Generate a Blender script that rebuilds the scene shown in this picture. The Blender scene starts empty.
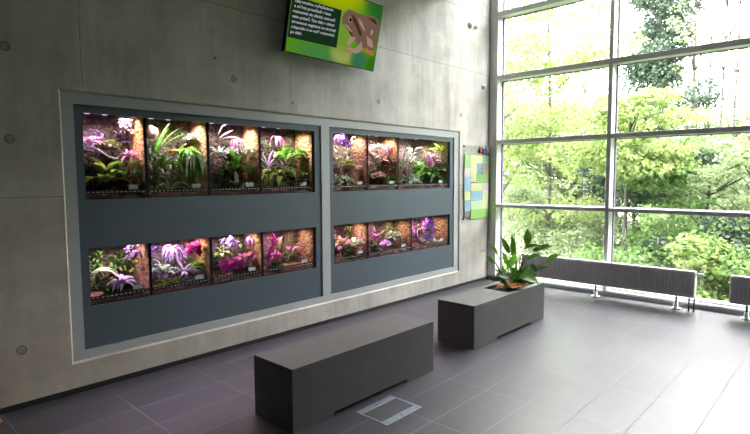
import bpy, math, random
import numpy as np
from mathutils import Vector, Matrix

S = 1.6            # one unit of the plan (camera height) in metres
D = 2.6389         # distance camera - concrete wall, in plan units
rnd = random.Random(7)
scene = bpy.context.scene
COL = scene.collection
PI = math.pi

# ------------------------------------------------------------------ mesh builder
class MB:
    def __init__(self):
        self.v = []; self.f = []; self.m = []; self.sm = []
    def add(self, vs, fs, mi=0, smooth=False):
        o = len(self.v)
        self.v += [tuple(p) for p in vs]
        for f in fs:
            self.f.append(tuple(i + o for i in f)); self.m.append(mi); self.sm.append(smooth)
        return self
    def box(self, x0, x1, y0, y1, z0, z1, mi=0, b=0.0):
        if b > 0:
            return self.bbox(x0, x1, y0, y1, z0, z1, mi, b)
        v = [(x0,y0,z0),(x1,y0,z0),(x1,y1,z0),(x0,y1,z0),(x0,y0,z1),(x1,y0,z1),(x1,y1,z1),(x0,y1,z1)]
        return self.add(v, [(0,3,2,1),(4,5,6,7),(0,1,5,4),(1,2,6,5),(2,3,7,6),(3,0,4,7)], mi)
    def bbox(self, x0, x1, y0, y1, z0, z1, mi, b):
        # chamfered box
        vs = []; idx = {}
        def V(a, c, d, ax):
            p = []
            for k, (lo, hi, s) in enumerate(((x0,x1,a),(y0,y1,c),(z0,z1,d))):
                q = lo if s < 0 else hi
                if k != ax: q -= s * b
                p.append(q)
            idx[(a,c,d,ax)] = len(vs); vs.append(tuple(p))
        for a in (-1,1):
            for c in (-1,1):
                for d in (-1,1):
                    for ax in range(3): V(a,c,d,ax)
        fs = []
        for ax in range(3):
            o = [k for k in range(3) if k != ax]
            for s in (-1,1):
                f = []
                for (p,q) in ((-1,-1),(1,-1),(1,1),(-1,1)):
                    k = [0,0,0]; k[ax] = s; k[o[0]] = p; k[o[1]] = q
                    f.append(idx[(k[0],k[1],k[2],ax)])
                if (s > 0) == (ax == 1): f.reverse()
                fs.append(tuple(f))
            # edges running along ax
            for p in (-1,1):
                for q in (-1,1):
                    f = []
                    for (s, a2) in ((-1,o[0]),(1,o[0]),(1,o[1]),(-1,o[1])):
                        k = [0,0,0]; k[ax] = s; k[o[0]] = p; k[o[1]] = q
                        f.append(idx[(k[0],k[1],k[2],a2)])
                    fs.append(tuple(f))
        for a in (-1,1):
            for c in (-1,1):
                for d in (-1,1):
                    fs.append(tuple(idx[(a,c,d,ax)] for ax in range(3)))
        return self.add(vs, fs, mi)
    def prism(self, poly, ax, a, b_, mi=0):
        # poly: 2D points, extruded along axis ax from a to b_
        def P(p, t):
            l = list(p); l.insert(ax, t); return tuple(l)
        n = len(poly)
        vs = [P(p, a) for p in poly] + [P(p, b_) for p in poly]
        fs = [tuple(range(n))[::-1], tuple(range(n, 2*n))]
        fs += [(i, (i+1) % n, n + (i+1) % n, n + i) for i in range(n)]
        return self.add(vs, fs, mi)
    def lathe(self, c, prof, n=20, mi=0, axis='z', smooth=True):
        vs = []; fs = []
        for (r, h) in prof:
            for k in range(n):
                a = 2*PI*k/n; x, y = r*math.cos(a), r*math.sin(a)
                if axis == 'z': vs.append((c[0]+x, c[1]+y, c[2]+h))
                elif axis == 'y': vs.append((c[0]+x, c[1]+h, c[2]+y))
                else: vs.append((c[0]+h, c[1]+x, c[2]+y))
        for i in range(len(prof)-1):
            for k in range(n):
                fs.append((i*n+k, i*n+(k+1)%n, (i+1)*n+(k+1)%n, (i+1)*n+k))
        fs.append(tuple(range(n))[::-1]); fs.append(tuple(range((len(prof)-1)*n, len(prof)*n)))
        return self.add(vs, fs, mi, smooth)
    def tube(self, pts, rad, n=8, mi=0, smooth=True):
        pts = [Vector(p) for p in pts]
        if not hasattr(rad, '__len__'): rad = [rad]*len(pts)
        vs = []; fs = []
        up = Vector((0.13, 0.31, 1)).normalized()
        for i, p in enumerate(pts):
            t = (pts[min(i+1, len(pts)-1)] - pts[max(i-1, 0)])
            if t.length < 1e-9: t = Vector((0,0,1))
            t.normalize()
            a = t.cross(up)
            if a.length < 1e-3: a = t.cross(Vector((1,0,0)))
            a.normalize(); b = t.cross(a)
            for k in range(n):
                w = 2*PI*k/n
                vs.append(p + (a*math.cos(w) + b*math.sin(w))*rad[i])
        for i in range(len(pts)-1):
            for k in range(n):
                fs.append((i*n+k, i*n+(k+1)%n, (i+1)*n+(k+1)%n, (i+1)*n+k))
        fs.append(tuple(range(n))[::-1]); fs.append(tuple(range((len(pts)-1)*n, len(pts)*n)))
        return self.add(vs, fs, mi, smooth)
    def ribbon(self, pts, widths, side=None, fold=0.25, mi=0):
        # a leaf blade: centre line + width per point, folded along the midrib
        pts = [Vector(p) for p in pts]; vs = []; fs = []
        n = len(pts)
        for i, p in enumerate(pts):
            t = (pts[min(i+1, n-1)] - pts[max(i-1, 0)])
            if t.length < 1e-9: t = Vector((0,0,1))
            t.normalize()
            s = Vector(side) if side is not None else t.cross(Vector((0.05,0.02,1)))
            s = s - t*s.dot(t)
            if s.length < 1e-4: s = t.cross(Vector((1,0,0)))
            s.normalize(); nrm = s.cross(t)
            w = widths[i]*0.5
            vs += [p - s*w + nrm*w*fold, p, p + s*w + nrm*w*fold]
        for i in range(n-1):
            a = i*3; b = a+3
            fs += [(a, a+1, b+1, b), (a+1, a+2, b+2, b+1)]
        return self.add(vs, fs, mi, True)
    def build(self, name, mats, parent=None, origin=None):
        me = bpy.data.meshes.new(name)
        V = np.array(self.v, dtype=float)*S
        if parent is not None:
            o = Vector((0,0,0)); q = parent
            while q is not None: o += q.location; q = q.parent
        elif origin is not None:
            o = Vector(origin)*S
        else:
            lo = V.min(0); hi = V.max(0)
            o = Vector(((lo[0]+hi[0])/2, (lo[1]+hi[1])/2, lo[2]))
        V = V - np.array(o)
        me.from_pydata([tuple(x) for x in V.tolist()], [], self.f)
        if not isinstance(mats, (list, tuple)): mats = [mats]
        for m in mats: me.materials.append(m)
        if len(self.m) == len(me.polygons):
            me.polygons.foreach_set('material_index', self.m)
            me.polygons.foreach_set('use_smooth', self.sm)
        me.update()
        ob = bpy.data.objects.new(name, me); COL.objects.link(ob)
        if parent is not None: ob.parent = parent
        else: ob.location = o
        return ob

def tag(o, label=None, cat=None, group=None, kind=None):
    if label: o['label'] = label
    if cat: o['category'] = cat
    if group: o['group'] = group
    if kind: o['kind'] = kind
    return o
def thing(name, loc, label, cat, group=None):
    o = bpy.data.objects.new(name, None); COL.objects.link(o)
    o.location = Vector(loc)*S; o.empty_display_size = 0.05
    return tag(o, label, cat, group)
def struct(name, mb, mat, parent=None):
    o = mb.build(name, mat, parent)
    if parent is None: o['kind'] = 'structure'
    return o
def box_obj(name, b, mat, parent=None, bev=0.0):
    return MB().box(*b, b=bev).build(name, mat, parent)

# ------------------------------------------------------------------ materials
def new_mat(name):
    m = bpy.data.materials.new(name); m.use_nodes = True
    nt = m.node_tree; nt.nodes.clear()
    out = nt.nodes.new('ShaderNodeOutputMaterial')
    return m, nt, out
def N(nt, typ, **kw):
    n = nt.nodes.new(typ)
    for k, v in kw.items():
        if k.startswith('i_'): n.inputs[k[2:].replace('_', ' ')].default_value = v
        else: setattr(n, k, v)
    return n
def math_(nt, op, a, b=None, c=None):
    n = nt.nodes.new('ShaderNodeMath'); n.operation = op
    for i, x in enumerate((a, b, c)):
        if x is None: continue
        if isinstance(x, (int, float)): n.inputs[i].default_value = x
        else: nt.links.new(x, n.inputs[i])
    return n.outputs[0]
def mixc(nt, fac, a, b, blend='MIX'):
    n = nt.nodes.new('ShaderNodeMix'); n.data_type = 'RGBA'; n.blend_type = blend
    for i, x in ((0, fac), (6, a), (7, b)):
        if isinstance(x, (int, float)): n.inputs[i].default_value = x
        elif isinstance(x, (tuple, list)): n.inputs[i].default_value = (x[0], x[1], x[2], 1)
        else: nt.links.new(x, n.inputs[i])
    return n.outputs[2]
def c4(c): return (c[0], c[1], c[2], 1)
def simple(name, col, rough=0.5, metal=0.0, var=0.12, scale=30, bump=0.0, spec=0.5, col2=None):
    m, nt, out = new_mat(name)
    p = N(nt, 'ShaderNodeBsdfPrincipled'); nt.links.new(p.outputs[0], out.inputs[0])
    tc = N(nt, 'ShaderNodeTexCoord')
    ns = N(nt, 'ShaderNodeTexNoise', i_Scale=scale, i_Detail=4.0); nt.links.new(tc.outputs['Object'], ns.inputs['Vector'])
    c2 = col2 if col2 else tuple(x*(1-var*2) for x in col)
    r = N(nt, 'ShaderNodeMapRange'); r.inputs[1].default_value = 0.35; r.inputs[2].default_value = 0.65
    nt.links.new(ns.outputs['Fac'], r.inputs[0])
    nt.links.new(mixc(nt, r.outputs[0], col, c2), p.inputs['Base Color'])
    p.inputs['Roughness'].default_value = rough; p.inputs['Metallic'].default_value = metal
    p.inputs['Specular IOR Level'].default_value = spec
    if bump:
        b = N(nt, 'ShaderNodeBump', i_Strength=bump, i_Distance=0.01); nt.links.new(ns.outputs['Fac'], b.inputs['Height'])
        nt.links.new(b.outputs[0], p.inputs['Normal'])
    return m
def emit(name, col, st=1.0):
    m, nt, out = new_mat(name)
    e = N(nt, 'ShaderNodeEmission'); e.inputs[0].default_value = c4(col); e.inputs[1].default_value = st
    nt.links.new(e.outputs[0], out.inputs[0]); return m
def leaf(name, col, col2=None, trans=0.45, scale=6, rough=0.45):
    m, nt, out = new_mat(name)
    tc = N(nt, 'ShaderNodeTexCoord')
    ns = N(nt, 'ShaderNodeTexNoise', i_Scale=scale, i_Detail=5.0); nt.links.new(tc.outputs['Object'], ns.inputs['Vector'])
    r = N(nt, 'ShaderNodeMapRange'); r.inputs[1].default_value = 0.35; r.inputs[2].default_value = 0.65
    nt.links.new(ns.outputs['Fac'], r.inputs[0])
    c = mixc(nt, r.outputs[0], col, col2 or tuple(x*0.55 for x in col))
    p = N(nt, 'ShaderNodeBsdfPrincipled'); nt.links.new(c, p.inputs['Base Color']); p.inputs['Roughness'].default_value = rough
    p.inputs['Specular IOR Level'].default_value = 0.3
    t = N(nt, 'ShaderNodeBsdfTranslucent'); nt.links.new(c, t.inputs[0])
    mx = N(nt, 'ShaderNodeMixShader'); mx.inputs[0].default_value = trans
    nt.links.new(p.outputs[0], mx.inputs[1]); nt.links.new(t.outputs[0], mx.inputs[2]); nt.links.new(mx.outputs[0], out.inputs[0])
    return m
def glass(name, tint=(0.97,0.985,0.98), refl=1.0):
    m, nt, out = new_mat(name)
    lw = N(nt, 'ShaderNodeLayerWeight'); lw.inputs[0].default_value = 0.5
    fr_ = math_(nt, 'ADD', math_(nt, 'MULTIPLY', math_(nt, 'POWER', lw.outputs['Facing'], 5.0), 0.96), 0.04)
    tr = N(nt, 'ShaderNodeBsdfTransparent'); tr.inputs[0].default_value = c4(tint)
    gl = N(nt, 'ShaderNodeBsdfGlossy'); gl.inputs['Roughness'].default_value = 0.02
    mx = N(nt, 'ShaderNodeMixShader')
    nt.links.new(math_(nt, 'MULTIPLY', fr_, refl), mx.inputs[0])
    nt.links.new(tr.outputs[0], mx.inputs[1]); nt.links.new(gl.outputs[0], mx.inputs[2]); nt.links.new(mx.outputs[0], out.inputs[0])
    return m

def floor_mat():
    m, nt, out = new_mat('floor_tile')
    g = N(nt, 'ShaderNodeNewGeometry'); sp = N(nt, 'ShaderNodeSeparateXYZ'); nt.links.new(g.outputs['Position'], sp.inputs[0])
    X = sp.outputs[0]; Y = sp.outputs[1]
    dy = math_(nt, 'PINGPONG', math_(nt, 'ADD', Y, 0.175*S), 0.204*S*0.5)
    # joints across: one grid beside the wall, one in the rest of the hall
    dA1 = math_(nt, 'PINGPONG', math_(nt, 'SUBTRACT', X, 1.31*S), 0.41*S*0.5)
    dA2 = math_(nt, 'PINGPONG', math_(nt, 'SUBTRACT', X, 1.49*S), 0.41*S*0.5)
    selA = math_(nt, 'GREATER_THAN', X, 1.40*S)
    dA = math_(nt, 'ADD', math_(nt, 'MULTIPLY', dA1, math_(nt, 'SUBTRACT', 1.0, selA)), math_(nt, 'MULTIPLY', dA2, selA))
    dB = math_(nt, 'PINGPONG', math_(nt, 'SUBTRACT', X, 1.67*S), 0.425*S*0.5)
    selB = math_(nt, 'GREATER_THAN', Y, -0.991*S)
    dx = math_(nt, 'ADD', math_(nt, 'MULTIPLY', dB, math_(nt, 'SUBTRACT', 1.0, selB)), math_(nt, 'MULTIPLY', dA, selB))
    d = math_(nt, 'MINIMUM', dx, dy)
    gr = N(nt, 'ShaderNodeMapRange', interpolation_type='SMOOTHSTEP')
    gr.inputs[1].default_value = 0.0022; gr.inputs[2].default_value = 0.0045; gr.inputs[3].default_value = 1; gr.inputs[4].default_value = 0
    nt.links.new(d, gr.inputs[0])
    # each tile its own tone
    cx = math_(nt, 'FLOOR', math_(nt, 'DIVIDE', math_(nt, 'SUBTRACT', X, 1.67*S), 0.425*S))
    cy = math_(nt, 'FLOOR', math_(nt, 'DIVIDE', math_(nt, 'ADD', Y, 0.175*S), 0.204*S))
    cb = N(nt, 'ShaderNodeCombineXYZ'); nt.links.new(cx, cb.inputs[0]); nt.links.new(cy, cb.inputs[1])
    wn = N(nt, 'ShaderNodeTexWhiteNoise'); nt.links.new(cb.outputs[0], wn.inputs[0])
    ns = N(nt, 'ShaderNodeTexNoise', i_Scale=3.0, i_Detail=6.0, i_Roughness=0.6); nt.links.new(g.outputs['Position'], ns.inputs['Vector'])
    n2 = N(nt, 'ShaderNodeTexNoise', i_Scale=120.0, i_Detail=2.0); nt.links.new(g.outputs['Position'], n2.inputs['Vector'])
    base = mixc(nt, wn.outputs[0], (0.032,0.030,0.040), (0.044,0.041,0.054))
    base = mixc(nt, math_(nt, 'MULTIPLY', ns.outputs['Fac'], 0.5), base, (0.042,0.040,0.050))
    sx = N(nt, 'ShaderNodeMapRange'); sx.inputs[1].default_value = 0.60; sx.inputs[2].default_value = 0.75
    nt.links.new(n2.outputs['Fac'], sx.inputs[0])
    base = mixc(nt, math_(nt, 'MULTIPLY', sx.outputs[0], 0.35), base, (0.16,0.16,0.17))
    # pale dust spots of their own shape
    n3 = N(nt, 'ShaderNodeTexNoise', i_Scale=22.0, i_Detail=3.0); nt.links.new(g.outputs['Position'], n3.inputs['Vector'])
    s3 = N(nt, 'ShaderNodeMapRange'); s3.inputs[1].default_value = 0.735; s3.inputs[2].default_value = 0.76
    nt.links.new(n3.outputs['Fac'], s3.inputs[0])
    base = mixc(nt, s3.outputs[0], base, (0.3,0.3,0.32))
    base = mixc(nt, gr.outputs[0], base, (0.165,0.16,0.175))
    p = N(nt, 'ShaderNodeBsdfPrincipled'); nt.links.new(base, p.inputs['Base Color']); nt.links.new(p.outputs[0], out.inputs[0])
    rr = math_(nt, 'ADD', math_(nt, 'MULTIPLY', ns.outputs['Fac'], 0.14), FLOOR_ROUGH)
    rr = math_(nt, 'ADD', rr, math_(nt, 'MULTIPLY', gr.outputs[0], 0.3))
    nt.links.new(rr, p.inputs['Roughness'])
    p.inputs['Specular IOR Level'].default_value = 0.56
    b = N(nt, 'ShaderNodeBump', i_Strength=0.25, i_Distance=0.002); b.invert = True
    nt.links.new(math_(nt, 'ADD', gr.outputs[0], math_(nt, 'MULTIPLY', n2.outputs['Fac'], 0.15)), b.inputs['Height'])
    nt.links.new(b.outputs[0], p.inputs['Normal'])
    return m
FLOOR_ROUGH = 0.33

def concrete_mat():
    m, nt, out = new_mat('board_marked_concrete')
    g = N(nt, 'ShaderNodeNewGeometry'); sp = N(nt, 'ShaderNodeSeparateXYZ'); nt.links.new(g.outputs['Position'], sp.inputs[0])
    X, Z = sp.outputs[0], sp.outputs[2]
    big = N(nt, 'ShaderNodeTexNoise', i_Scale=0.9, i_Detail=7.0, i_Roughness=0.62); nt.links.new(g.outputs['Position'], big.inputs['Vector'])
    mp = N(nt, 'ShaderNodeMapping'); mp.inputs['Scale'].default_value = (14, 14, 0.9); nt.links.new(g.outputs['Position'], mp.inputs[0])
    st = N(nt, 'ShaderNodeTexNoise', i_Scale=1.0, i_Detail=4.0, i_Roughness=0.6); nt.links.new(mp.outputs[0], st.inputs['Vector'])
    mp2 = N(nt, 'ShaderNodeMapping'); mp2.inputs['Scale'].default_value = (3.2, 3.2, 0.5); nt.links.new(g.outputs['Position'], mp2.inputs[0])
    st2 = N(nt, 'ShaderNodeTexNoise', i_Scale=1.0, i_Detail=3.0); nt.links.new(mp2.outputs[0], st2.inputs['Vector'])
    fine = N(nt, 'ShaderNodeTexNoise', i_Scale=45.0, i_Detail=5.0, i_Roughness=0.7); nt.links.new(g.outputs['Position'], fine.inputs['Vector'])
    f = math_(nt, 'ADD', math_(nt, 'MULTIPLY', big.outputs['Fac'], 1.1), math_(nt, 'MULTIPLY', st.outputs['Fac'], 0.34))
    f = math_(nt, 'ADD', f, math_(nt, 'MULTIPLY', st2.outputs['Fac'], 0.60))
    f = math_(nt, 'ADD', f, math_(nt, 'MULTIPLY', fine.outputs['Fac'], 0.35))
    r = N(nt, 'ShaderNodeMapRange'); r.inputs[1].default_value = 0.95; r.inputs[2].default_value = 1.45
    nt.links.new(f, r.inputs[0])
    c = mixc(nt, r.outputs[0], (0.33,0.31,0.275), (0.64,0.62,0.575))
    # warm rusty wash low on the wall, its own stain
    wz = N(nt, 'ShaderNodeMapRange'); wz.inputs[1].default_value = 1.9*S; wz.inputs[2].default_value = 0.3*S
    nt.links.new(Z, wz.inputs[0])
    wx = N(nt, 'ShaderNodeMapRange'); wx.inputs[1].default_value = 2.6*S; wx.inputs[2].default_value = 0.6*S
    nt.links.new(X, wx.inputs[0])
    c = mixc(nt, math_(nt, 'MULTIPLY', math_(nt, 'MULTIPLY', wz.outputs[0], wx.outputs[0]), math_(nt, 'ADD', 0.15, big.outputs['Fac'])), c, (0.48,0.395,0.30))
    pt = N(nt, 'ShaderNodeTexNoise', i_Scale=2.1, i_Detail=8.0, i_Roughness=0.68); nt.links.new(g.outputs['Position'], pt.inputs['Vector'])
    pr = N(nt, 'ShaderNodeMapRange'); pr.inputs[1].default_value = 0.50; pr.inputs[2].default_value = 0.72; nt.links.new(pt.outputs['Fac'], pr.inputs[0])
    c = mixc(nt, math_(nt, 'MULTIPLY', pr.outputs[0], 0.5), c, (0.25,0.23,0.20))
    pr2 = N(nt, 'ShaderNodeMapRange'); pr2.inputs[1].default_value = 0.47; pr2.inputs[2].default_value = 0.30; nt.links.new(pt.outputs['Fac'], pr2.inputs[0])
    c = mixc(nt, math_(nt, 'MULTIPLY', pr2.outputs[0], 0.6), c, (0.66,0.64,0.60))
    # formwork joints
    lines = []
    for z in (0.918, 1.950, 2.477):
        lines.append(math_(nt, 'ABSOLUTE', math_(nt, 'SUBTRACT', Z, z*S)))
    vj = math_(nt, 'ADD', math_(nt, 'PINGPONG', math_(nt, 'SUBTRACT', X, 2.071*S), 1.203*S*0.5), 0.0015)
    lines.append(math_(nt, 'ADD', vj, math_(nt, 'MULTIPLY', math_(nt, 'LESS_THAN', Z, 1.42*S), 1.0)))
    d = lines[0]
    for l in lines[1:]: d = math_(nt, 'MINIMUM', d, l)
    j = N(nt, 'ShaderNodeMapRange'); j.inputs[1].default_value = 0.002; j.inputs[2].default_value = 0.006; j.inputs[3].default_value = 1; j.inputs[4].default_value = 0
    nt.links.new(d, j.inputs[0])
    jj = math_(nt, 'MULTIPLY', j.outputs[0], math_(nt, 'ADD', 0.15, math_(nt, 'MULTIPLY', st.outputs['Fac'], 0.9)))
    c = mixc(nt, jj, c, (0.15,0.14,0.13))
    # air holes
    vo = N(nt, 'ShaderNodeTexVoronoi', i_Scale=9.0); nt.links.new(g.outputs['Position'], vo.inputs['Vector'])
    h = N(nt, 'ShaderNodeMapRange'); h.inputs[1].default_value = 0.035; h.inputs[2].default_value = 0.055; h.inputs[3].default_value = 1; h.inputs[4].default_value = 0
    nt.links.new(vo.outputs['Distance'], h.inputs[0])
    c = mixc(nt, math_(nt, 'MULTIPLY', h.outputs[0], 0.6), c, (0.12,0.11,0.10))
    p = N(nt, 'ShaderNodeBsdfPrincipled'); nt.links.new(c, p.inputs['Base Color']); p.inputs['Roughness'].default_value = 0.62
    p.inputs['Specular IOR Level'].default_value = 0.35
    hh = math_(nt, 'SUBTRACT', f, math_(nt, 'MULTIPLY', jj, 1.5))
    hh = math_(nt, 'SUBTRACT', hh, h.outputs[0])
    b = N(nt, 'ShaderNodeBump', i_Strength=0.35, i_Distance=0.006); nt.links.new(hh, b.inputs['Height'])
    nt.links.new(b.outputs[0], p.inputs['Normal']); nt.links.new(p.outputs[0], out.inputs[0])
    return m

def cork_mat(name, a, b):
    m, nt, out = new_mat(name)
    tc = N(nt, 'ShaderNodeTexCoord')
    vo = N(nt, 'ShaderNodeTexVoronoi', i_Scale=32.0); nt.links.new(tc.outputs['Object'], vo.inputs['Vector'])
    ns = N(nt, 'ShaderNodeTexNoise', i_Scale=14.0, i_Detail=8.0, i_Roughness=0.75); nt.links.new(tc.outputs['Object'], ns.inputs['Vector'])
    r = N(nt, 'ShaderNodeMapRange'); r.inputs[1].default_value = 0.36; r.inputs[2].default_value = 0.64; nt.links.new(ns.outputs['Fac'], r.inputs[0])
    c = mixc(nt, r.outputs[0], a, b)
    c = mixc(nt, math_(nt, 'MULTIPLY', vo.outputs['Distance'], 0.6), c, tuple(x*0.25 for x in a))
    p = N(nt, 'ShaderNodeBsdfPrincipled'); nt.links.new(c, p.inputs['Base Color']); p.inputs['Roughness'].default_value = 0.9
    bp = N(nt, 'ShaderNodeBump', i_Strength=0.9, i_Distance=0.02); nt.links.new(math_(nt, 'SUBTRACT', ns.outputs['Fac'], vo.outputs['Distance']), bp.inputs['Height'])
    nt.links.new(bp.outputs[0], p.inputs['Normal']); nt.links.new(p.outputs[0], out.inputs[0])
    return m

def screen_mat():
    # the picture on the screen: blurred green and yellow background behind the frog
    m, nt, out = new_mat('screen_picture')
    uvn = N(nt, 'ShaderNodeUVMap'); uvn.uv_map = 'UVMap'
    sp = N(nt, 'ShaderNodeSeparateXYZ'); nt.links.new(uvn.outputs[0], sp.inputs[0])
    c = (0.13, 0.42, 0.02)
    def blob(c, cx, cy, rx, ry, col):
        a = math_(nt, 'POWER', math_(nt, 'DIVIDE', math_(nt, 'SUBTRACT', sp.outputs[0], cx), rx), 2.0)
        b = math_(nt, 'POWER', math_(nt, 'DIVIDE', math_(nt, 'SUBTRACT', sp.outputs[1], cy), ry), 2.0)
        w = N(nt, 'ShaderNodeMapRange', interpolation_type='SMOOTHSTEP')
        w.inputs[1].default_value = 0; w.inputs[2].default_value = 1; w.inputs[3].default_value = 1; w.inputs[4].default_value = 0
        nt.links.new(math_(nt, 'ADD', a, b), w.inputs[0])
        return mixc(nt, w.outputs[0], c, col)
    c = blob(c, 0.45, 1.02, 0.42, 0.45, (0.62,0.72,0.0))
    c = blob(c, 0.33, 0.05, 0.30, 0.22, (0.10,0.36,0.08))
    c = blob(c, 0.60, 0.13, 0.18, 0.20, (0.55,0.60,0.16))
    c = blob(c, 0.58, 0.45, 0.20, 0.4, (0.26,0.52,0.05))
    c = blob(c, 0.80, 0.10, 0.14, 0.20, (0.06,0.26,0.12))
    c = blob(c, 0.98, 0.98, 0.25, 0.35, (0.03,0.20,0.03))
    c = blob(c, 0.98, 0.05, 0.12, 0.25, (0.05,0.26,0.01))
    e = N(nt, 'ShaderNodeEmission'); nt.links.new(c, e.inputs[0]); e.inputs[1].default_value = 0.55
    nt.links.new(e.outputs[0], out.inputs[0]); return m

def water_ground():
    return simple('garden_soil', (0.10,0.13,0.05), 0.95, var=0.3, scale=1.2)

M = dict(
    floor=floor_mat(), concrete=concrete_mat(),
    plaster=simple('grey_plaster', (0.50,0.49,0.48), 0.85, var=0.05, scale=2),
    skirting=simple('black_skirting', (0.016,0.016,0.018), 0.5),
    frame=simple('frame_grey_paint', (0.44,0.455,0.455), 0.45, var=0.02, scale=60),
    panel=simple('blue_grey_panel', (0.082,0.108,0.130), 0.5, var=0.02, scale=4),
    black=simple('black_profile', (0.008,0.008,0.009), 0.7, spec=0.15),
    slot=simple('slot_steel', (0.55,0.55,0.53), 0.3, metal=0.3),
    alu=simple('window_frame_grey', (0.80,0.81,0.82), 0.42, metal=0.2, var=0.02, scale=20),
    white=simple('white_paint', (0.80,0.80,0.80), 0.4, var=0.02, scale=20),
    gasket=simple('gasket', (0.20,0.19,0.24), 0.6),
    rad=simple('radiator_grey', (0.86,0.84,0.85), 0.42, var=0.02, scale=20),
    pipe=simple('pipe_grey', (0.12,0.12,0.13), 0.5),
    glass=glass('window_glass'), tankglass=glass('terrarium_glass', (0.99,0.99,0.99), 0.12),
    bench=simple('dark_fibre_cement', (0.098,0.096,0.093), 0.42, var=0.06, scale=5, bump=0.02),
    soil=simple('potting_soil', (0.02,0.015,0.01), 0.95, var=0.3, scale=90, bump=0.6),
    steel=simple('galvanised_steel', (0.30,0.345,0.41), 0.38, metal=0.55, var=0.12, scale=35),
    inlay=simple('grey_tile_inlay', (0.05,0.05,0.054), 0.5, var=0.1, scale=20),
    tv=simple('black_tv_plastic', (0.008,0.008,0.009), 0.35),
    screen=screen_mat(),
    tvpanel=emit('screen_dark_panel', (0.012,0.032,0.014), 0.8), tvtext=emit('screen_white_letters', (0.55,0.56,0.62), 0.9),
    fr1=emit('frog_brown', (0.17,0.10,0.07), 0.9), fr2=emit('frog_dark', (0.055,0.03,0.022), 0.9),
    fr3=emit('frog_pale', (0.36,0.25,0.19), 0.9), fr4=emit('frog_eye', (0.006,0.005,0.005), 0.9), fr5=emit('frog_orange', (0.42,0.17,0.04), 0.9),
    trunk=simple('bark_grey', (0.075,0.068,0.055), 0.9, var=0.3, scale=9, bump=0.5),
    ground=water_ground(),
    cardm=simple('label_card', (0.42,0.46,0.55), 0.5, var=0.02),
    acryl=glass('acrylic_sheet', (0.93,0.95,0.94), 1.0),
    plug=simple('concrete_plug', (0.36,0.35,0.32), 0.8, var=0.15, scale=60),
    plugrim=simple('dark_plug_rim', (0.20,0.19,0.175), 0.9),  # rim a tone darker than the plug
    plugw=simple('pale_plug', (0.85,0.84,0.80), 0.6, var=0.1, scale=60),
)
# ------------------------------------------------------------------ camera
cam = bpy.data.cameras.new('camera'); co = bpy.data.objects.new('camera', cam); COL.objects.link(co)
cam.sensor_width = 36; cam.lens = 25.0486; cam.clip_end = 300; cam.clip_start = 0.05
r_, u_, f_ = Vector((0.68081,-0.73244,-0.00508)), Vector((0.05968,0.04856,0.99704)), Vector((0.73003,0.67909,-0.07677))
mw = Matrix(((r_.x,u_.x,-f_.x,0),(r_.y,u_.y,-f_.y,-D*S),(r_.z,u_.z,-f_.z,1.0*S),(0,0,0,1)))
co.matrix_world = mw
scene.camera = co

# ------------------------------------------------------------------ the room
XL, XW, YB, ZC = -5.0, 4.45, -6.5, 3.25      # left wall, window plane, wall behind the camera, ceiling
struct('floor', MB().box(XL, XW+0.15, YB, 0.32, -0.12, 0.0), M['floor'])
struct('ceiling_lower', MB().box(XL, 3.75, YB, 0.0, 2.505, 2.72), M['plaster'])
YW = -3.255
struct('wall_right', MB().box(XW, XW+0.15, YB, YW, 0, ZC), M['plaster'])
struct('ceiling', MB().box(XL-0.1, XW+0.15, YB-0.1, 0.42, ZC, ZC+0.12), M['plaster'])
struct('wall_left', MB().box(XL-0.1, XL, YB, 0.32, 0, ZC), M['plaster'])
struct('wall_behind', MB().box(XL-0.1, XW+0.15, YB-0.1, YB, 0, ZC), M['plaster'])
# concrete wall with one opening, its edges chamfered
ox0, ox1, oz0, oz1, ch = 0.7706, 3.956, 0.1377, 1.400, 0.0085
w = MB()
def ring(x0, x1, z0, z1, y): return [(x0,y,z0),(x1,y,z0),(x1,y,z1),(x0,y,z1)]
A = ring(XL, XW+0.11, 0, ZC, 0); B = ring(ox0, ox1, oz0, oz1, 0); C_ = ring(ox0+ch, ox1-ch, oz0+ch, oz1-ch, ch); E_ = ring(ox0+ch, ox1-ch, oz0+ch, oz1-ch, 0.10)
F_ = ring(XL, XW+0.11, 0, ZC, 0.10)
vs = A+B+C_+E_+F_
fs = []
for (a, b) in ((0,4),(4,8),(8,12),(12,16),(16,0)):
    for k in range(4):
        fs.append((a+k, a+(k+1)%4, b+(k+1)%4, b+k))
w.add(vs, fs)
wall = struct('wall_concrete', w, M['concrete'])
# plant room behind the wall
struct('wall_service', MB().box(XL, XW+0.11, 0.32, 0.42, 0, ZC).box(XW+0.01, XW+0.11, 0.10, 0.32, 0, ZC).box(XL-0.1, XL, 0.1, 0.42, 0, ZC), M['plaster'])
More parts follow.
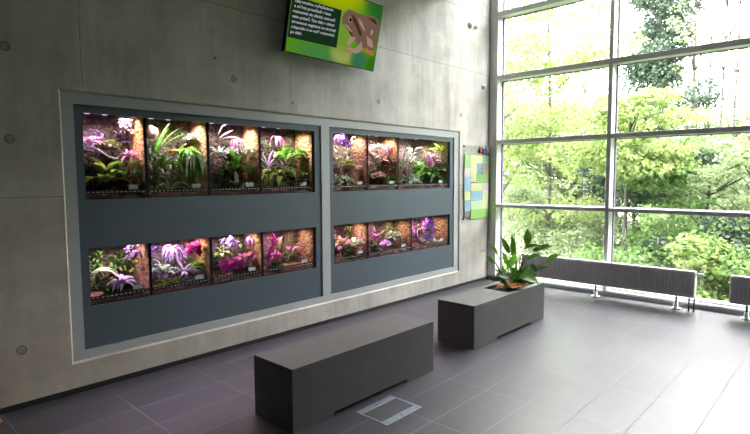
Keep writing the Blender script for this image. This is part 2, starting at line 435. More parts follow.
# chipped, patched edge of the opening
for k, (x, z, r, kind) in enumerate([(0.58,1.551,0.018,0),(0.578,1.167,0.018,0),(0.577,0.256,0.018,0),(1.666,1.558,0.018,0),(1.55,1.657,0.007,2),
        (2.083,1.465,0.008,2),(2.882,1.554,0.016,0),(3.968,1.545,0.016,0),(0.577,1.95,0.018,0),(2.882,2.35,0.016,0)]):
    h = MB()
    if kind == 0:
        h.lathe((x, 0.0, z), [(r*1.1,-0.0002),(r*1.05,-0.0006),(r*0.92,-0.0006),(r*0.88,-0.0002)], 24, 0, 'y', False)
        h.lathe((x, 0.0, z), [(r*0.84,-0.0003),(r*0.8,-0.0008),(r*0.3,-0.0009)], 20, 1, 'y', False)
    else:
        h.lathe((x, 0.0, z), [(r,-0.0004),(r*0.8,-0.0010)], 16, 0, 'y')
    h.build('tie_hole', [M['plugrim'], M['plug']], wall)
for (x, z, r) in ((4.328,1.837,0.022),(4.095,2.35,0.026),(4.184,2.35,0.018)):
    h = MB().lathe((x, 0, z), [(r*1.1,-0.001),(r*1.05,-0.008),(r*0.8,-0.022),(r*0.35,-0.030),(r*0.1,-0.032)], 24, 0, 'y')
    o = h.build('tie_cap', [M['plugw']], wall); o['label'] = 'pale plug standing out from the wall'
struct('baseboard_concrete', MB().box(XL, XW, -0.006, 0.0, 0, 0.024), M['skirting'])

# ------------------------------------------------------------------ window wall
zr = [0.060, 0.703, 0.735, 1.305, 1.342, 1.900, 1.945, 2.485, 2.530, 3.085, 3.13]
posts = [(-0.084, 0.0), (-1.128, -1.095), (-2.185, -2.152), (YW, YW+0.033)]
XF, XG = 4.45, 4.555
struct('trim_1', MB().box(XF, XF+0.16, YW, 0.0, 0, 0.030), simple('grey_kerb', (0.30,0.31,0.30), 0.6, var=0.05, scale=8))
struct('trim_2', MB().box(XF+0.008, XF+0.16, YW, 0.0, 0.030, 0.044, b=0.002), M['white'])
for i in range(3):
    y1 = posts[i][0]; y0 = posts[i+1][1]
    wn = bpy.data.objects.new('window_%d' % (i+1), None); COL.objects.link(wn); wn.location = Vector((XG, (y0+y1)/2, 0.06))*S
    wn['kind'] = 'structure'
    if i == 0: box_obj('mullion', (XF, XG+0.03, posts[0][0], posts[0][1]-0.0005, 0.0445, ZC), M['alu'], wn, 0.0015)
    box_obj('mullion', (XF, XG+0.03, posts[i+1][0], posts[i+1][1], 0.0445, ZC), M['alu'], wn, 0.0015)
    box_obj('transom', (XF+0.05, XG+0.03, y0+0.0003, y1-0.0003, 0.0445, 0.060), M['alu'], wn)
    for k in range(1, 10, 2):
        box_obj('transom', (XF+0.0015, XG+0.03, y0+0.0003, y1-0.0003, zr[k], zr[k+1]), M['alu'], wn, 0.001)
    tops = [0.060]+[zr[k+1] for k in range(1,10,2)]; bots = [zr[k] for k in range(1,10,2)]+[ZC]
    for a, b in zip(tops, bots):
        g = 0.010
        fm = MB()
        for bx in ((y0,y0+g,a,b),(y1-g,y1,a,b),(y0+g,y1-g,a,a+g*0.6),(y0+g,y1-g,b-g*0.6,b)):
            fm.box(XG-0.012, XG+0.012, bx[0]+0.0003, bx[1]-0.0003, bx[2], bx[3])
        fm.build('gasket', M['gasket'], wn)
        gp = MB().add([(XG,y0+g,a+g*0.6),(XG,y1-g,a+g*0.6),(XG,y1-g,b-g*0.6),(XG,y0+g,b-g*0.6)], [(0,3,2,1)])
        gp.add([(XG+0.01,y0+g,a+g*0.6),(XG+0.01,y1-g,a+g*0.6),(XG+0.01,y1-g,b-g*0.6),(XG+0.01,y0+g,b-g*0.6)], [(0,3,2,1)])
        gp.build('glass_pane', M['glass'], wn)

# ------------------------------------------------------------------ terrarium wall: frame and panels
PX = [(0.830, 2.324), (2.397, 3.881)]; PZ = (0.189, 1.340)
fr = thing('display_frame', (2.36, 0.02, oz0+ch), 'wide light grey frame set in the concrete wall around the dark panels', 'frame')
fx0, fx1, fz0, fz1 = ox0+ch+0.0005, ox1-ch-0.0005, oz0+ch+0.0005, oz1-ch-0.0005
yf0, yf1 = 0.0095, 0.022
box_obj('top_rail', (fx0, fx1, yf0, yf1, PZ[1], fz1), M['frame'], fr)
box_obj('bottom_rail', (fx0, fx1, yf0, yf1, fz0, PZ[0]), M['frame'], fr)
box_obj('stile', (fx0, PX[0][0], yf0, yf1, PZ[0], PZ[1]), M['frame'], fr)
box_obj('stile', (PX[0][1], PX[1][0], yf0, yf1, PZ[0], PZ[1]), M['frame'], fr)
box_obj('stile', (PX[1][1], fx1, yf0, yf1, PZ[0], PZ[1]), M['frame'], fr)
ZU, ZL = (0.899, 1.303), (0.392, 0.667)
WX = [((0.868, 2.272), (0.868, 2.272)), ((2.436, 3.826), (2.437, 3.828))]
for k, (nm, lab) in enumerate((('wall_panel', 'left dark blue-grey panel with eight lit terrarium openings'), ('wall_panel', 'right blue-grey panel nearest the window with six lit openings'))):
    p = MB(); a, b = PX[k]; y0, y1 = 0.0165, 0.024
    (u0,u1),(l0,l1) = WX[k]
    a += 0.001; b -= 0.004 if k == 0 else 0.003
    for bx in ((a,b,PZ[0]+0.001,ZL[0]),(a,l0,ZL[0],ZL[1]),(l1,b,ZL[0],ZL[1]),(a,b,ZL[1],ZU[0]),(a,u0,ZU[0],ZU[1]),(u1,b,ZU[0],ZU[1]),(a,b,ZU[1],PZ[1]-0.001)):
        p.box(bx[0], bx[1], y0, y1, bx[2], bx[3])
    tag(p.build(nm, M['panel']), lab, 'panel', 'terrarium panels')

# ------------------------------------------------------------------ plants for the terrariums
L = {}
def lm(name, col, col2=None, trans=0.35, scale=25):
    if name not in L: L[name] = leaf(name, col, col2, trans, scale)
    return L[name]
LC = {
 'green': ((0.10,0.26,0.03),(0.03,0.12,0.012)), 'dark': ((0.035,0.11,0.02),(0.012,0.05,0.01)), 'yellowgreen': ((0.42,0.50,0.07),(0.18,0.33,0.04)),
 'bright': ((0.22,0.48,0.06),(0.08,0.28,0.03)), 'pale': ((0.55,0.66,0.48),(0.25,0.40,0.20)), 'white': ((0.80,0.80,0.80),(0.5,0.55,0.55)),
 'pink': ((0.80,0.36,0.55),(0.45,0.18,0.32)), 'magenta': ((0.85,0.12,0.50),(0.5,0.05,0.35)), 'purple': ((0.50,0.28,0.68),(0.24,0.12,0.36)),
 'lilac': ((0.72,0.55,0.78),(0.4,0.28,0.48)), 'olive': ((0.20,0.22,0.07),(0.08,0.09,0.03)), 'brown': ((0.22,0.11,0.05),(0.08,0.04,0.02)),
 'orange': ((0.55,0.24,0.05),(0.25,0.10,0.03)), 'grey': ((0.33,0.34,0.32),(0.16,0.17,0.16)), 'rose': ((0.62,0.38,0.36),(0.32,0.18,0.17)),
}
for k, v in LC.items(): lm('leaf_'+k, v[0], v[1])
def LM(k): return L['leaf_'+k]

def blade(mb, base, dirv, length, width, droop, n=7, shape='strap', mi=0, fold=0.3):
    base = Vector(base); d = Vector(dirv).normalized(); pts = []; ws = []
    p = base.copy(); v = d.copy(); st = length/(n-1)
    for i in range(n):
        t = i/(n-1); pts.append(p.copy())
        if shape == 'strap': wv = width*(1 - t**2.2)*(0.6+0.4*min(1, t*4))
        elif shape == 'broad': wv = width*math.sin(PI*min(1, max(0.02, t))**0.85)
        else: wv = width*(math.sin(PI*max(0.03, t)))**0.7
        ws.append(max(wv, width*0.03))
        p = p + v*st; v = (v + Vector((0,0,-droop*st/length*2.2))).normalized()
    mb.ribbon(pts, ws, None, fold, mi)
    return pts

class Lim:
    x0=x1=y0=y1=z0=z1=0
LIM = Lim()
def clampmb(mb):
    g = 0.002
    mb.v = [(min(max(x, LIM.x0+g), LIM.x1-g), min(max(y, LIM.y0+g), LIM.y1-g), min(max(z, LIM.z0+g*0.5), LIM.z1-g)) for (x,y,z) in mb.v]
    return mb

def k_rosette(P, L_, a, r):
    mb = MB(); n = a.get('n', 22); up = a.get('up', 0.55)
    for i in range(n):
        th = i*2.4; el = up + r.uniform(-0.35, 0.45)
        d = (math.cos(th)*math.cos(el), math.sin(th)*math.cos(el)*0.7-0.15, math.sin(el))
        blade(mb, P, d, L_*r.uniform(0.75,1.1), a.get('w', 0.016), a.get('droop', 0.6), 6, 'strap')
    return [('leaves', mb, a['c'])]
def k_broad(P, L_, a, r):
    mb = MB(); stl = MB(); n = a.get('n', 9); side = a.get('side', 0)
    for i in range(n):
        th = i*2.4 + a.get('ph', 0); el = r.uniform(0.35, 1.25)
        d = Vector((math.cos(th)*math.cos(el)+side*0.5, math.sin(th)*math.cos(el)*0.5-0.12, math.sin(el))).normalized()
        sl = L_*r.uniform(0.15, 0.5); q = Vector(P) + d*sl
        stl.tube([P, Vector(P)+d*sl*0.5+Vector((0,0,0.002)), q], 0.0016, 5)
        blade(mb, q, d+Vector((0,-0.2,-0.1)), L_*r.uniform(0.5,0.75), a.get('w', 0.04), a.get('droop', 0.9), 7, 'broad', fold=0.2)
    return [('leaves', mb, a['c']), ('stems', stl, 'olive')]
def k_blades(P, L_, a, r):
    mb = MB(); n = a.get('n', 10); lean = a.get('lean', 0)
    for i in range(n):
        t = (i/(n-1)-0.5)*2 if n > 1 else 0
        d = (t*a.get('fan', 0.8)+lean+r.uniform(-.1,.1), r.uniform(-0.45,0.1), 1.0)
        blade(mb, Vector(P)+Vector((t*0.01,0,0)), d, L_*r.uniform(0.6,1.05), a.get('w', 0.014), a.get('droop', 1.2), 9, 'strap')
    return [('leaves', mb, a['c'])]
def k_hanging(P, L_, a, r):
    mb = MB(); n = a.get('n', 12)
    for i in range(n):
        d = (r.uniform(-0.7,0.7), r.uniform(-0.6,0.2), r.uniform(-0.1,0.8))
        blade(mb, P, d, L_*r.uniform(0.6,1.05), a.get('w', 0.012), 2.6, 9, 'strap')
    return [('leaves', mb, a['c'])]
def k_moss(P, L_, a, r):
    mb = MB(); n = a.get('n', 160); P = Vector(P); fz = a.get('fz', 0.6)
    core = MB(); core.lathe(P, [(L_*0.7,-L_*0.1),(L_*0.75,L_*0.1*fz),(L_*0.55,L_*0.45*fz),(L_*0.2,L_*0.7*fz)], 12)
    for i in range(n):
        th = r.uniform(0, 2*PI); ph = math.acos(r.uniform(-0.1, 1)); rr = L_*r.uniform(0.7, 1.0)
        o = Vector((math.cos(th)*math.sin(ph), math.sin(th)*math.sin(ph)*0.8, math.cos(ph)*fz))
        blade(mb, P+o*rr*0.8, o+Vector((r.uniform(-.6,.6), r.uniform(-.6,.2), r.uniform(-.3,.6))), L_*r.uniform(0.25,0.5), a.get('w', 0.008), 0.8, 4, 'broad')
    return [('leaves', mb, a['c']), ('clump', core, a.get('core', 'olive'))]
def k_rock(P, L_, a, r):
    mb = MB(); P = Vector(P); n = 12; rings = 7; vs = []; fs = []
    ph = [r.uniform(0, 6) for _ in range(4)]
    for i in range(rings+1):
        v = PI*i/rings
        for k in range(n):
            u = 2*PI*k/n
            q = 1 + 0.22*math.sin(3*u+ph[0]+2*v) + 0.15*math.sin(5*u+ph[1])*math.sin(4*v+ph[2]) + 0.07*math.sin(9*u+ph[3]+7*v)
            vs.append(P + Vector((math.sin(v)*math.cos(u)*L_*q, math.sin(v)*math.sin(u)*L_*0.6*q, (math.cos(v)*0.6+0.45)*L_*a.get('fz', 0.8)*q)))
    for i in range(rings):
        for k in range(n): fs.append((i*n+k, i*n+(k+1)%n, (i+1)*n+(k+1)%n, (i+1)*n+k))
    mb.add(vs, fs, 0, True); return [(None, mb, a['c'])]
def k_branch(P, L_, a, r):
    mb = MB(); P = Vector(P); d = Vector(a['d']).normalized(); pts = []; rad = []
    n = 9; w = a.get('w', 0.009); s2 = d.cross(Vector((0,1,0))).normalized()
    for i in range(n):
        t = i/(n-1); pts.append(P + d*L_*t + s2*math.sin(t*6+a.get('ph',0))*L_*0.06); rad.append(w*(1-0.5*t)*r.uniform(0.8,1.2))
    mb.tube(pts, rad, 7)
    for i in range(a.get('tw', 3)):
        k = r.randrange(2, n-1); q = pts[k]; e = (d + s2*r.uniform(-1.2,1.2) + Vector((0,r.uniform(-.5,.1),0))).normalized()
        mb.tube([q, q+e*L_*0.14+Vector((0,0,0.004)), q+e*L_*0.3], [w*0.5, w*0.35, w*0.15], 5)
    return [(None, mb, a['c'])]
def k_flowers(P, L_, a, r):
    mb = MB(); P = Vector(P); n = a.get('n', 14); stm = MB(); ex = a.get('ex', 1.0); ez = a.get('ez', 0.5)
    for i in range(n):
        c = P + Vector((r.uniform(-1,1)*L_*ex, r.uniform(-0.5,0.5)*L_*0.5, r.uniform(-1,1)*L_*ez))
        stm.tube([P+Vector((0,0.01,-L_*ez)), (P+c)/2+Vector((0,0.01,-L_*0.1)), c], 0.0012, 4)
        s = a.get('w', 0.018)*r.uniform(0.7,1.25); ph = r.uniform(0,6)
        for k in range(5):
            th = ph+k*2*PI/5
            blade(mb, c, (math.cos(th), -0.35+r.uniform(-.3,.3), math.sin(th)), s, s*0.7, 0.5, 4, 'broad', fold=0.1)
    return [('petals', mb, a['c']), ('stems', stm, a.get('sc', 'green'))]
def k_vine(P, L_, a, r):
    mb = MB(); stm = MB(); P = Vector(P); pts = []
    for i in range(14):
        t = i/13; pts.append(P + Vector((math.sin(t*7)*0.008, -math.sin(t*5)*0.004, L_*t)))
    stm.tube(pts, 0.0018, 5)
    for i in range(1, 14):
        for s in (-1, 1):
            blade(mb, pts[i], (s*0.9, -0.5, 0.35), a.get('w', 0.016)*1.2, a.get('w', 0.016), 0.8, 4, 'broad')
    return [('leaves', mb, a['c']), ('stems', stm, 'olive')]
KIND = dict(rosette=(k_rosette,'bromeliad','plant'), broad=(k_broad,'broad_leaved_plant','plant'), blades=(k_blades,'strap_leaved_plant','plant'),
            hanging=(k_hanging,'hanging_plant','plant'), moss=(k_moss,'leafy_clump','plant'), rock=(k_rock,'rock','rock'),
            branch=(k_branch,'driftwood_branch','branch'), flowers=(k_flowers,'flowering_plant','plant'), vine=(k_vine,'climbing_plant','plant'))
TD = 0.175
GS = 1.2
cork = [cork_mat('cork_bark', (0.42,0.22,0.10), (0.62,0.38,0.20)), cork_mat('red_cork_bark', (0.30,0.15,0.10), (0.50,0.27,0.18)), cork_mat('pale_cork_bark', (0.50,0.36,0.25), (0.70,0.55,0.42))]
darkback = cork_mat('dark_peat_wall', (0.055,0.042,0.034), (0.17,0.125,0.09))
mistback = cork_mat('pale_peat_wall', (0.12,0.085,0.065), (0.30,0.22,0.18))
gravel = simple('reddish_substrate', (0.20,0.09,0.07), 0.9, var=0.35, scale=110, bump=0.5)
lampm = emit('led_lamp', (0.62,0.45,1.0), 1.6)
ROWN = {0: 'upper', 1: 'lower'}
ORD = ['leftmost', 'second', 'third', 'fourth', 'fifth', 'sixth', 'rightmost']
ncount = [0]
def light(name, loc, col, pw, sx, sy, parent, rot=(0,0,0)):
    l = bpy.data.lights.new(name, 'AREA'); l.shape = 'RECTANGLE'; l.size = sx*S; l.size_y = sy*S; l.energy = pw; l.color = col; l.spread = math.radians(125)
    o = bpy.data.objects.new(name, l); COL.objects.link(o); o.parent = parent
    o.location = Vector(loc)*S - parent.location; o.rotation_euler = rot
    return o
LAMP = 2.2
def terrarium(row, col, x0, x1, back, side, warm, tint, items, desc, post=0.0165, creep=('green', 0.5)):
    z0, z1 = (ZU if row == 0 else ZL)
    r = random.Random(100*row+col)
    yF, yB = 0.027, 0.027+TD
    zt = z1+0.012
    where = '%s terrarium of the %s row' % (ORD[col], ROWN[row])
    t = thing('terrarium', ((x0+x1)/2, yF, z0), 'glass terrarium, %s in the %s row, %s' % (ORD[col], ROWN[row], desc), 'terrarium', 'terrariums in the %s row' % ROWN[row])
    # back and side walls of cork with a lumpy surface
    def lumpy(nm, plane, a0, a1, b0, b1, fixed, amp, mat):
        n, m_ = 16, 14; vs = []; fs = []
        ph = [r.uniform(0,6) for _ in range(4)]
        for i in range(n+1):
            for j in range(m_+1):
                a = a0+(a1-a0)*i/n; b = b0+(b1-b0)*j/m_
                q = amp*(0.5+0.25*math.sin(a*60+ph[0]+b*20)+0.25*math.sin(b*75+ph[1]+a*33))
                if i in (0,n) or j in (0,m_): q = 0
                vs.append((a, fixed-q, b) if plane == 'y' else (fixed-q, a, b))
        for i in range(n):
            for j in range(m_): fs.append((i*(m_+1)+j, (i+1)*(m_+1)+j, (i+1)*(m_+1)+j+1, i*(m_+1)+j+1))
        w2 = MB().add(vs, fs, 0, True)
        if plane == 'y': w2.box(a0, a1, fixed, fixed+0.004, b0, b1)
        else: w2.box(fixed, fixed+0.002, a0, a1, b0, b1)
        return w2.build(nm, mat, t)
    lumpy('back_wall', 'y', x0, x1+0.002, z0-0.002, zt, yB, 0.012, back)
    lumpy('side_wall', 'x', yF, yB, z0-0.002, zt, x1, 0.008, side)
    box_obj('side_wall', (x0-0.003, x0-0.001, yF, yB, z0, zt), back, t)
    box_obj('ceiling_panel', (x0-0.003, x1+0.002, yF, yB, zt, zt+0.004), M['black'], t)
    if post:
        box_obj('corner_post', (x1+0.0022, x1+post-0.0005, 0.0245, yB*0.5, z0+0.0005, z1-0.0005), M['black'], t)
    zs = z0+0.034; zb = z0+0.024
    # substrate
    g = MB(); n = 14; vs = []; fs = []
    for i in range(n+1):
        for j in range(7):
            x = x0+(x1-x0)*i/n; y = yF+0.004+(TD-0.004)*j/6
            vs.append((x, y, zb-0.004+0.006*math.sin(x*70+j)+0.018*j/6+r.uniform(-.002,.002)))
    for i in range(n):
        for j in range(6): fs.append((i*7+j, (i+1)*7+j, (i+1)*7+j+1, i*7+j+1))
    g.add(vs, fs, 0, True)
    front = [vs[i*7] for i in range(n+1)]
    for i in range(n):
        a, b = front[i], front[i+1]
        g.add([(a[0],a[1],z0), (b[0],b[1],z0), b, a], [(0,1,2,3)])
    so = g.build('substrate', gravel, t); so['kind'] = 'stuff'
    # ventilation strip across the front with bright slots
    st = MB().box(x0, x1, 0.0250, 0.0268, zs-0.008, zs+0.008)
    pitch = 0.0215; k = 0; x = x0+0.008
    while x+pitch*0.55 < x1:
        st.box(x, x+pitch*0.58, 0.0245, 0.0251, zs-0.0022, zs+0.0022, 1); x += pitch
    st.build('ventilation_strip', [M['black'], M['slot']], t)
    MB().box(x0+0.0005, x1-0.0005, 0.0247, 0.0268, z0+0.0005, z0+0.005).build('bottom_rail', M['black'], t)
    gl = MB().add([(x0,0.0262,z0+0.005),(x1,0.0262,z0+0.005),(x1,0.0262,z1-0.0005),(x0,0.0262,z1-0.0005)], [(0,1,2,3)])
    gl.build('glass_pane', M['tankglass'], t)
    cw = min(0.05, (x1-x0)*0.16)
    cx = x1 - (x1-x0)*0.12 - cw
    c = MB().box(cx, cx+cw, 0.030, 0.0312, zs+0.012, zs+0.034).build('label_card', M['cardm'], t)
    # lamps under the ceiling
    W = x1-x0
    lb = MB()
    for f in (0.14, 0.42): MB().lathe((x0+W*f, yF+0.045, zt-0.009), [(0.011,0.0),(0.012,0.002),(0.008,0.0085)], 14).build('led_lamp', lampm, t)
    h = zt-0.010
    light('lamp_warm', (x1-W*0.17, yF+TD*0.42, h), warm, (1.7 if row == 0 else 0.6)*LAMP*(W/0.35)**0.5, 0.06, 0.08, t)
    light('lamp_grow', (x0+W*0.38, yF+TD*0.4, h), tint, (2.1 if row == 0 else 1.15)*LAMP*(W/0.35)**0.5, 0.10, 0.09, t)
    LIM.x0, LIM.x1, LIM.y0, LIM.y1, LIM.z0, LIM.z1 = x0, x1-0.009, yF+0.001, yB-0.013, z0+0.004, zt-0.012
    # creeping plants covering part of the back wall
    cc, dens = creep
    for pas, c3 in enumerate((cc, 'olive' if cc in ('green','dark','brown') else 'dark')):
        cr = MB()
        for i in range(int((330 if pas == 0 else 200)*dens)):
            x = r.uniform(x0+0.01, x1-0.02); z = r.uniform(z0+0.03, z0+(z1-z0)*(0.85 if pas == 0 else 0.6))
            if math.sin(x*(40+9*pas)+row*2+col)+math.sin(z*37+x*11+col+3*pas) < -0.2: continue
            blade(cr, (x, yB-0.016-r.uniform(0,0.02+0.02*pas), z), (r.uniform(-1,1), -0.6, r.uniform(-0.5,1)), r.uniform(0.025,0.055), r.uniform(0.008,0.018), 0.9, 4, 'broad')
        o = clampmb(cr).build('creeping_plant', LM(c3))
        tag(o, ('small %s leaves creeping over the back wall of the %s' if pas == 0 else 'low %s undergrowth at the back of the %s') % (c3, where), 'plant', kind='stuff')
    for it in items:
        kind, fx, fz, dd, ln, a, lab = it
        a = dict(a)
        if kind not in ('branch', 'rock'):
            ln = ln*GS; a['w'] = a.get('w', 0.014)*1.35
        else: ln *= 1.15
        zz = z0+(z1-z0)*(1-fz); xx = x0+(x1+0.0-x0)*fx
        y = yF+TD*dd; s = (D+y)/D
        P = Vector((min(xx*s, x1-0.012), y, max(1+(zz-1)*s, z0+0.012)))
        fn, nm, cat = KIND[kind]
        parts = fn(P, ln, a, r)
        label = lab + ' in the ' + where
        real = [(n2, clampmb(mb), c2) for n2, mb, c2 in parts if mb.v]
        if len(real) == 1:
            tag(real[0][1].build(nm, LM(real[0][2])), label, cat)
        else:
            e = thing(nm, P, label, cat)
            for n2, mb, c2 in real: mb.build(n2, LM(c2), e)
        ncount[0] += 1

W1 = (1.0,0.80,0.58); W2 = (1.0,0.84,0.72); WH = (1.0,0.93,0.86)
PU = (0.88,0.66,1.0); PK = (1.0,0.68,0.92); NE = (1.0,0.92,0.90); MG = (1.0,0.42,0.85)
# fx, fz: place seen in the opening (0,0 upper left); dd depth share; items called lit have the lamp tint painted into their colour
terrarium(0, 0, 0.868, 1.151, darkback, cork[0], W1, PU, [
  ('rosette',0.05,0.34,0.5,0.075,dict(c='pink',w=0.014,n=18),'pink narrow-leaved plant high at the left edge'),
  ('branch',0.02,0.40,0.35,0.13,dict(c='white',d=(1,-0.1,-0.32),w=0.006,tw=0),'pale stick slanting from the left edge'),
  ('moss',0.36,0.40,0.6,0.055,dict(c='olive',n=120),'fuzzy olive moss clump under the lamps'),
  ('rosette',0.68,0.50,0.45,0.075,dict(c='pink',w=0.013,n=24,up=0.5),'rosy star-shaped bromeliad before the cork'),
  ('broad',0.30,0.86,0.35,0.13,dict(c='yellowgreen',w=0.05,n=8),'big yellow-green leaves'),
  ('broad',0.60,0.80,0.3,0.12,dict(c='bright',w=0.032,n=8,ph=1),'bright upright pointed leaves'),
  ('broad',0.10,0.86,0.5,0.11,dict(c='dark',w=0.035,n=10,ph=2),'dark low leaves'),
  ('vine',0.86,0.86,0.2,0.10,dict(c='pale',w=0.016),'pale climbing plant on the cork'),
  ('flowers',0.85,0.10,0.6,0.05,dict(c='lilac',n=14,w=0.022),'lilac blossoms under the ceiling')], 'with big yellow-green leaves and a pink bromeliad', creep=('purple',0.5))
terrarium(0, 1, 1.168, 1.497, darkback, cork[0], WH, NE, [
  ('rock',0.04,0.25,0.5,0.03,dict(c='rose',fz=1.5),'pale rosy bark piece high at the left'),
  ('blades',0.12,0.42,0.4,0.15,dict(c='bright',w=0.018,n=4,lean=0.45,fan=0.3,droop=0.4),'single broad blade rising'),
  ('blades',0.20,0.62,0.35,0.19,dict(c='green',w=0.015,n=9,lean=0.45,droop=2.0,fan=0.6),'long arching green straps'),
  ('branch',0.30,0.42,0.5,0.18,dict(c='orange',d=(1,-0.1,-0.1),w=0.012,tw=5),'orange-brown knotted branch'),
  ('rosette',0.62,0.40,0.4,0.09,dict(c='bright',w=0.016,n=16,droop=1.6),'bright green bromeliad perched mid-height'),
  ('hanging',0.66,0.48,0.3,0.18,dict(c='pale',w=0.014,n=12),'pale hanging straps'),
  ('hanging',0.80,0.55,0.45,0.16,dict(c='green',w=0.018,n=12),'dense green hanging leaves'),
  ('blades',0.30,0.92,0.3,0.16,dict(c='pale',w=0.008,n=9,lean=0.3),'thin pale grass'),
  ('moss',0.85,0.25,0.6,0.05,dict(c='rose',n=90),'rosy dry moss under the lamp')], 'with long arching straps around a dark hollow', creep=('dark',0.7))
terrarium(0, 2, 1.514, 1.838, darkback, cork[0], W2, PK, [
  ('broad',0.10,0.24,0.3,0.12,dict(c='white',w=0.035,n=3,side=1.4,droop=0.1),'wide whitish leaf near the top left'),
  ('hanging',0.50,0.24,0.6,0.10,dict(c='pink',w=0.012,n=14),'pink-lit roots hanging'),
  ('rosette',0.14,0.45,0.4,0.09,dict(c='pale',w=0.010,n=26),'airy pale tillandsia'),
  ('rosette',0.80,0.36,0.35,0.10,dict(c='pale',w=0.009,n=34,up=0.3),'spiky grey-green tillandsia'),
  ('broad',0.48,0.72,0.35,0.14,dict(c='green',w=0.032,n=14),'dense green leaves'),
  ('broad',0.50,0.98,0.2,0.12,dict(c='pale',w=0.020,n=7),'pale leaf tips low'),
  ('blades',0.25,0.96,0.3,0.18,dict(c='dark',w=0.018,n=11),'dark green strap leaves'),
  ('blades',0.70,0.96,0.4,0.14,dict(c='green',w=0.014,n=9),'green strap leaves beside the card'),
  ('moss',0.45,0.40,0.6,0.05,dict(c='white',n=80),'whitish cushion')], 'with a whitish leaf and a spiky tillandsia', creep=('dark',0.8))
terrarium(0, 3, 1.856, 2.255, darkback, cork[0], W2, PK, [
  ('blades',0.08,0.60,0.4,0.15,dict(c='lilac',w=0.010,n=8,lean=0.2),'lilac-lit grass'),
  ('broad',0.40,0.58,0.4,0.17,dict(c='bright',w=0.035,n=12,side=-0.4),'bright green spreading leaves'),
  ('broad',0.25,0.80,0.3,0.16,dict(c='yellowgreen',w=0.03,n=10,side=-0.5,droop=1.2),'yellow-green drooping leaves'),
  ('broad',0.50,0.90,0.35,0.13,dict(c='dark',w=0.035,n=12),'dark green undergrowth'),
  ('moss',0.72,0.40,0.4,0.045,dict(c='green',n=110),'green tuft before the brown wall'),
  ('branch',0.60,0.50,0.3,0.14,dict(c='brown',d=(1,-0.1,-0.7),w=0.003,tw=6),'thin brown vine stem'),
  ('broad',0.74,0.75,0.25,0.06,dict(c='pale',w=0.024,n=4),'pale small leaves'),
  ('hanging',0.25,0.15,0.6,0.09,dict(c='pink',w=0.010,n=12),'pink-lit aerial roots')], 'with a rusty wall beside the middle stile', creep=('green',0.8))
terrarium(0, 4, 2.436, 2.777, mistback, cork[1], W2, PK, [
  ('flowers',0.22,0.14,0.4,0.055,dict(c='purple',n=14,w=0.022),'purple blossoms at the upper left'),
  ('broad',0.45,0.22,0.4,0.07,dict(c='pale',w=0.03,n=4,side=0.8,droop=1.0),'pale grey-green leaf'),
  ('branch',0.16,0.90,0.35,0.20,dict(c='rose',d=(0.1,-0.1,1),w=0.012,tw=5),'pale upright branch'),
  ('rosette',0.35,0.55,0.35,0.085,dict(c='yellowgreen',w=0.013,n=20),'yellow-green rosette'),
  ('rock',0.72,0.66,0.3,0.045,dict(c='rose'),'pinkish lump of stone'),
  ('moss',0.25,0.84,0.3,0.07,dict(c='pale',n=140),'grey-green leafy mat'),
  ('branch',0.10,0.66,0.3,0.14,dict(c='yellowgreen',d=(1,-0.1,0.35),w=0.004,tw=4),'yellow-green twig')], 'first right of the middle stile, half brown wall', creep=('pale',0.5))
terrarium(0, 5, 2.799, 3.124, mistback, cork[0], W1, PK, [
  ('rosette',0.20,0.24,0.35,0.07,dict(c='pale',w=0.012,n=20),'pale rosette near the top'),
  ('broad',0.16,0.46,0.3,0.07,dict(c='pale',w=0.034,n=5,side=0.4,droop=0.7),'flat pale green leaves'),
  ('hanging',0.52,0.20,0.5,0.13,dict(c='pink',w=0.012,n=22),'mass of pink-lit roots'),
  ('moss',0.55,0.45,0.5,0.07,dict(c='rose',n=150),'rosy moss bank'),
  ('moss',0.25,0.75,0.4,0.06,dict(c='rose',n=110),'brownish dry moss'),
  ('broad',0.65,0.92,0.25,0.085,dict(c='bright',w=0.022,n=12),'bright green fern tuft'),
  ('branch',0.80,0.30,0.35,0.14,dict(c='orange',d=(-0.2,-0.1,-1),w=0.008,tw=4),'orange root')], 'narrow, with rosy moss and one green tuft', creep=('rose',1.0))
terrarium(0, 6, 3.145, 3.806, mistback, cork[2], WH, PK, [
  ('branch',0.03,0.45,0.3,0.13,dict(c='white',d=(0.5,-0.1,1),w=0.008,tw=4),'whitish forked branch'),
  ('broad',0.22,0.28,0.4,0.09,dict(c='white',w=0.035,n=3,side=0.5,droop=0.5),'whitish flat leaf'),
  ('broad',0.15,0.52,0.35,0.11,dict(c='pale',w=0.034,n=12),'pale green leaves'),
  ('moss',0.18,0.86,0.3,0.08,dict(c='pale',n=170,w=0.014),'pale leafy mound'),
  ('broad',0.36,0.76,0.3,0.14,dict(c='bright',w=0.05,n=16),'large bright green leaves'),
  ('broad',0.60,0.86,0.3,0.14,dict(c='green',w=0.05,n=16),'deep green big leaves'),
  ('broad',0.78,0.66,0.25,0.09,dict(c='green',w=0.03,n=9),'green leaves before the pale bark'),
  ('hanging',0.55,0.36,0.4,0.14,dict(c='pink',w=0.010,n=26),'wide tangle of pink-lit roots'),
  ('moss',0.65,0.42,0.4,0.07,dict(c='rose',n=130),'rosy moss bank'),
  ('rosette',0.76,0.22,0.3,0.10,dict(c='yellowgreen',w=0.012,n=30),'bright yellow-green starry rosette'),
  ('moss',0.90,0.62,0.25,0.05,dict(c='rose',n=90),'rosy tuft at the pale bark')], 'wider than its neighbours and full of green leaves', creep=('green',1.0), post=0.02)
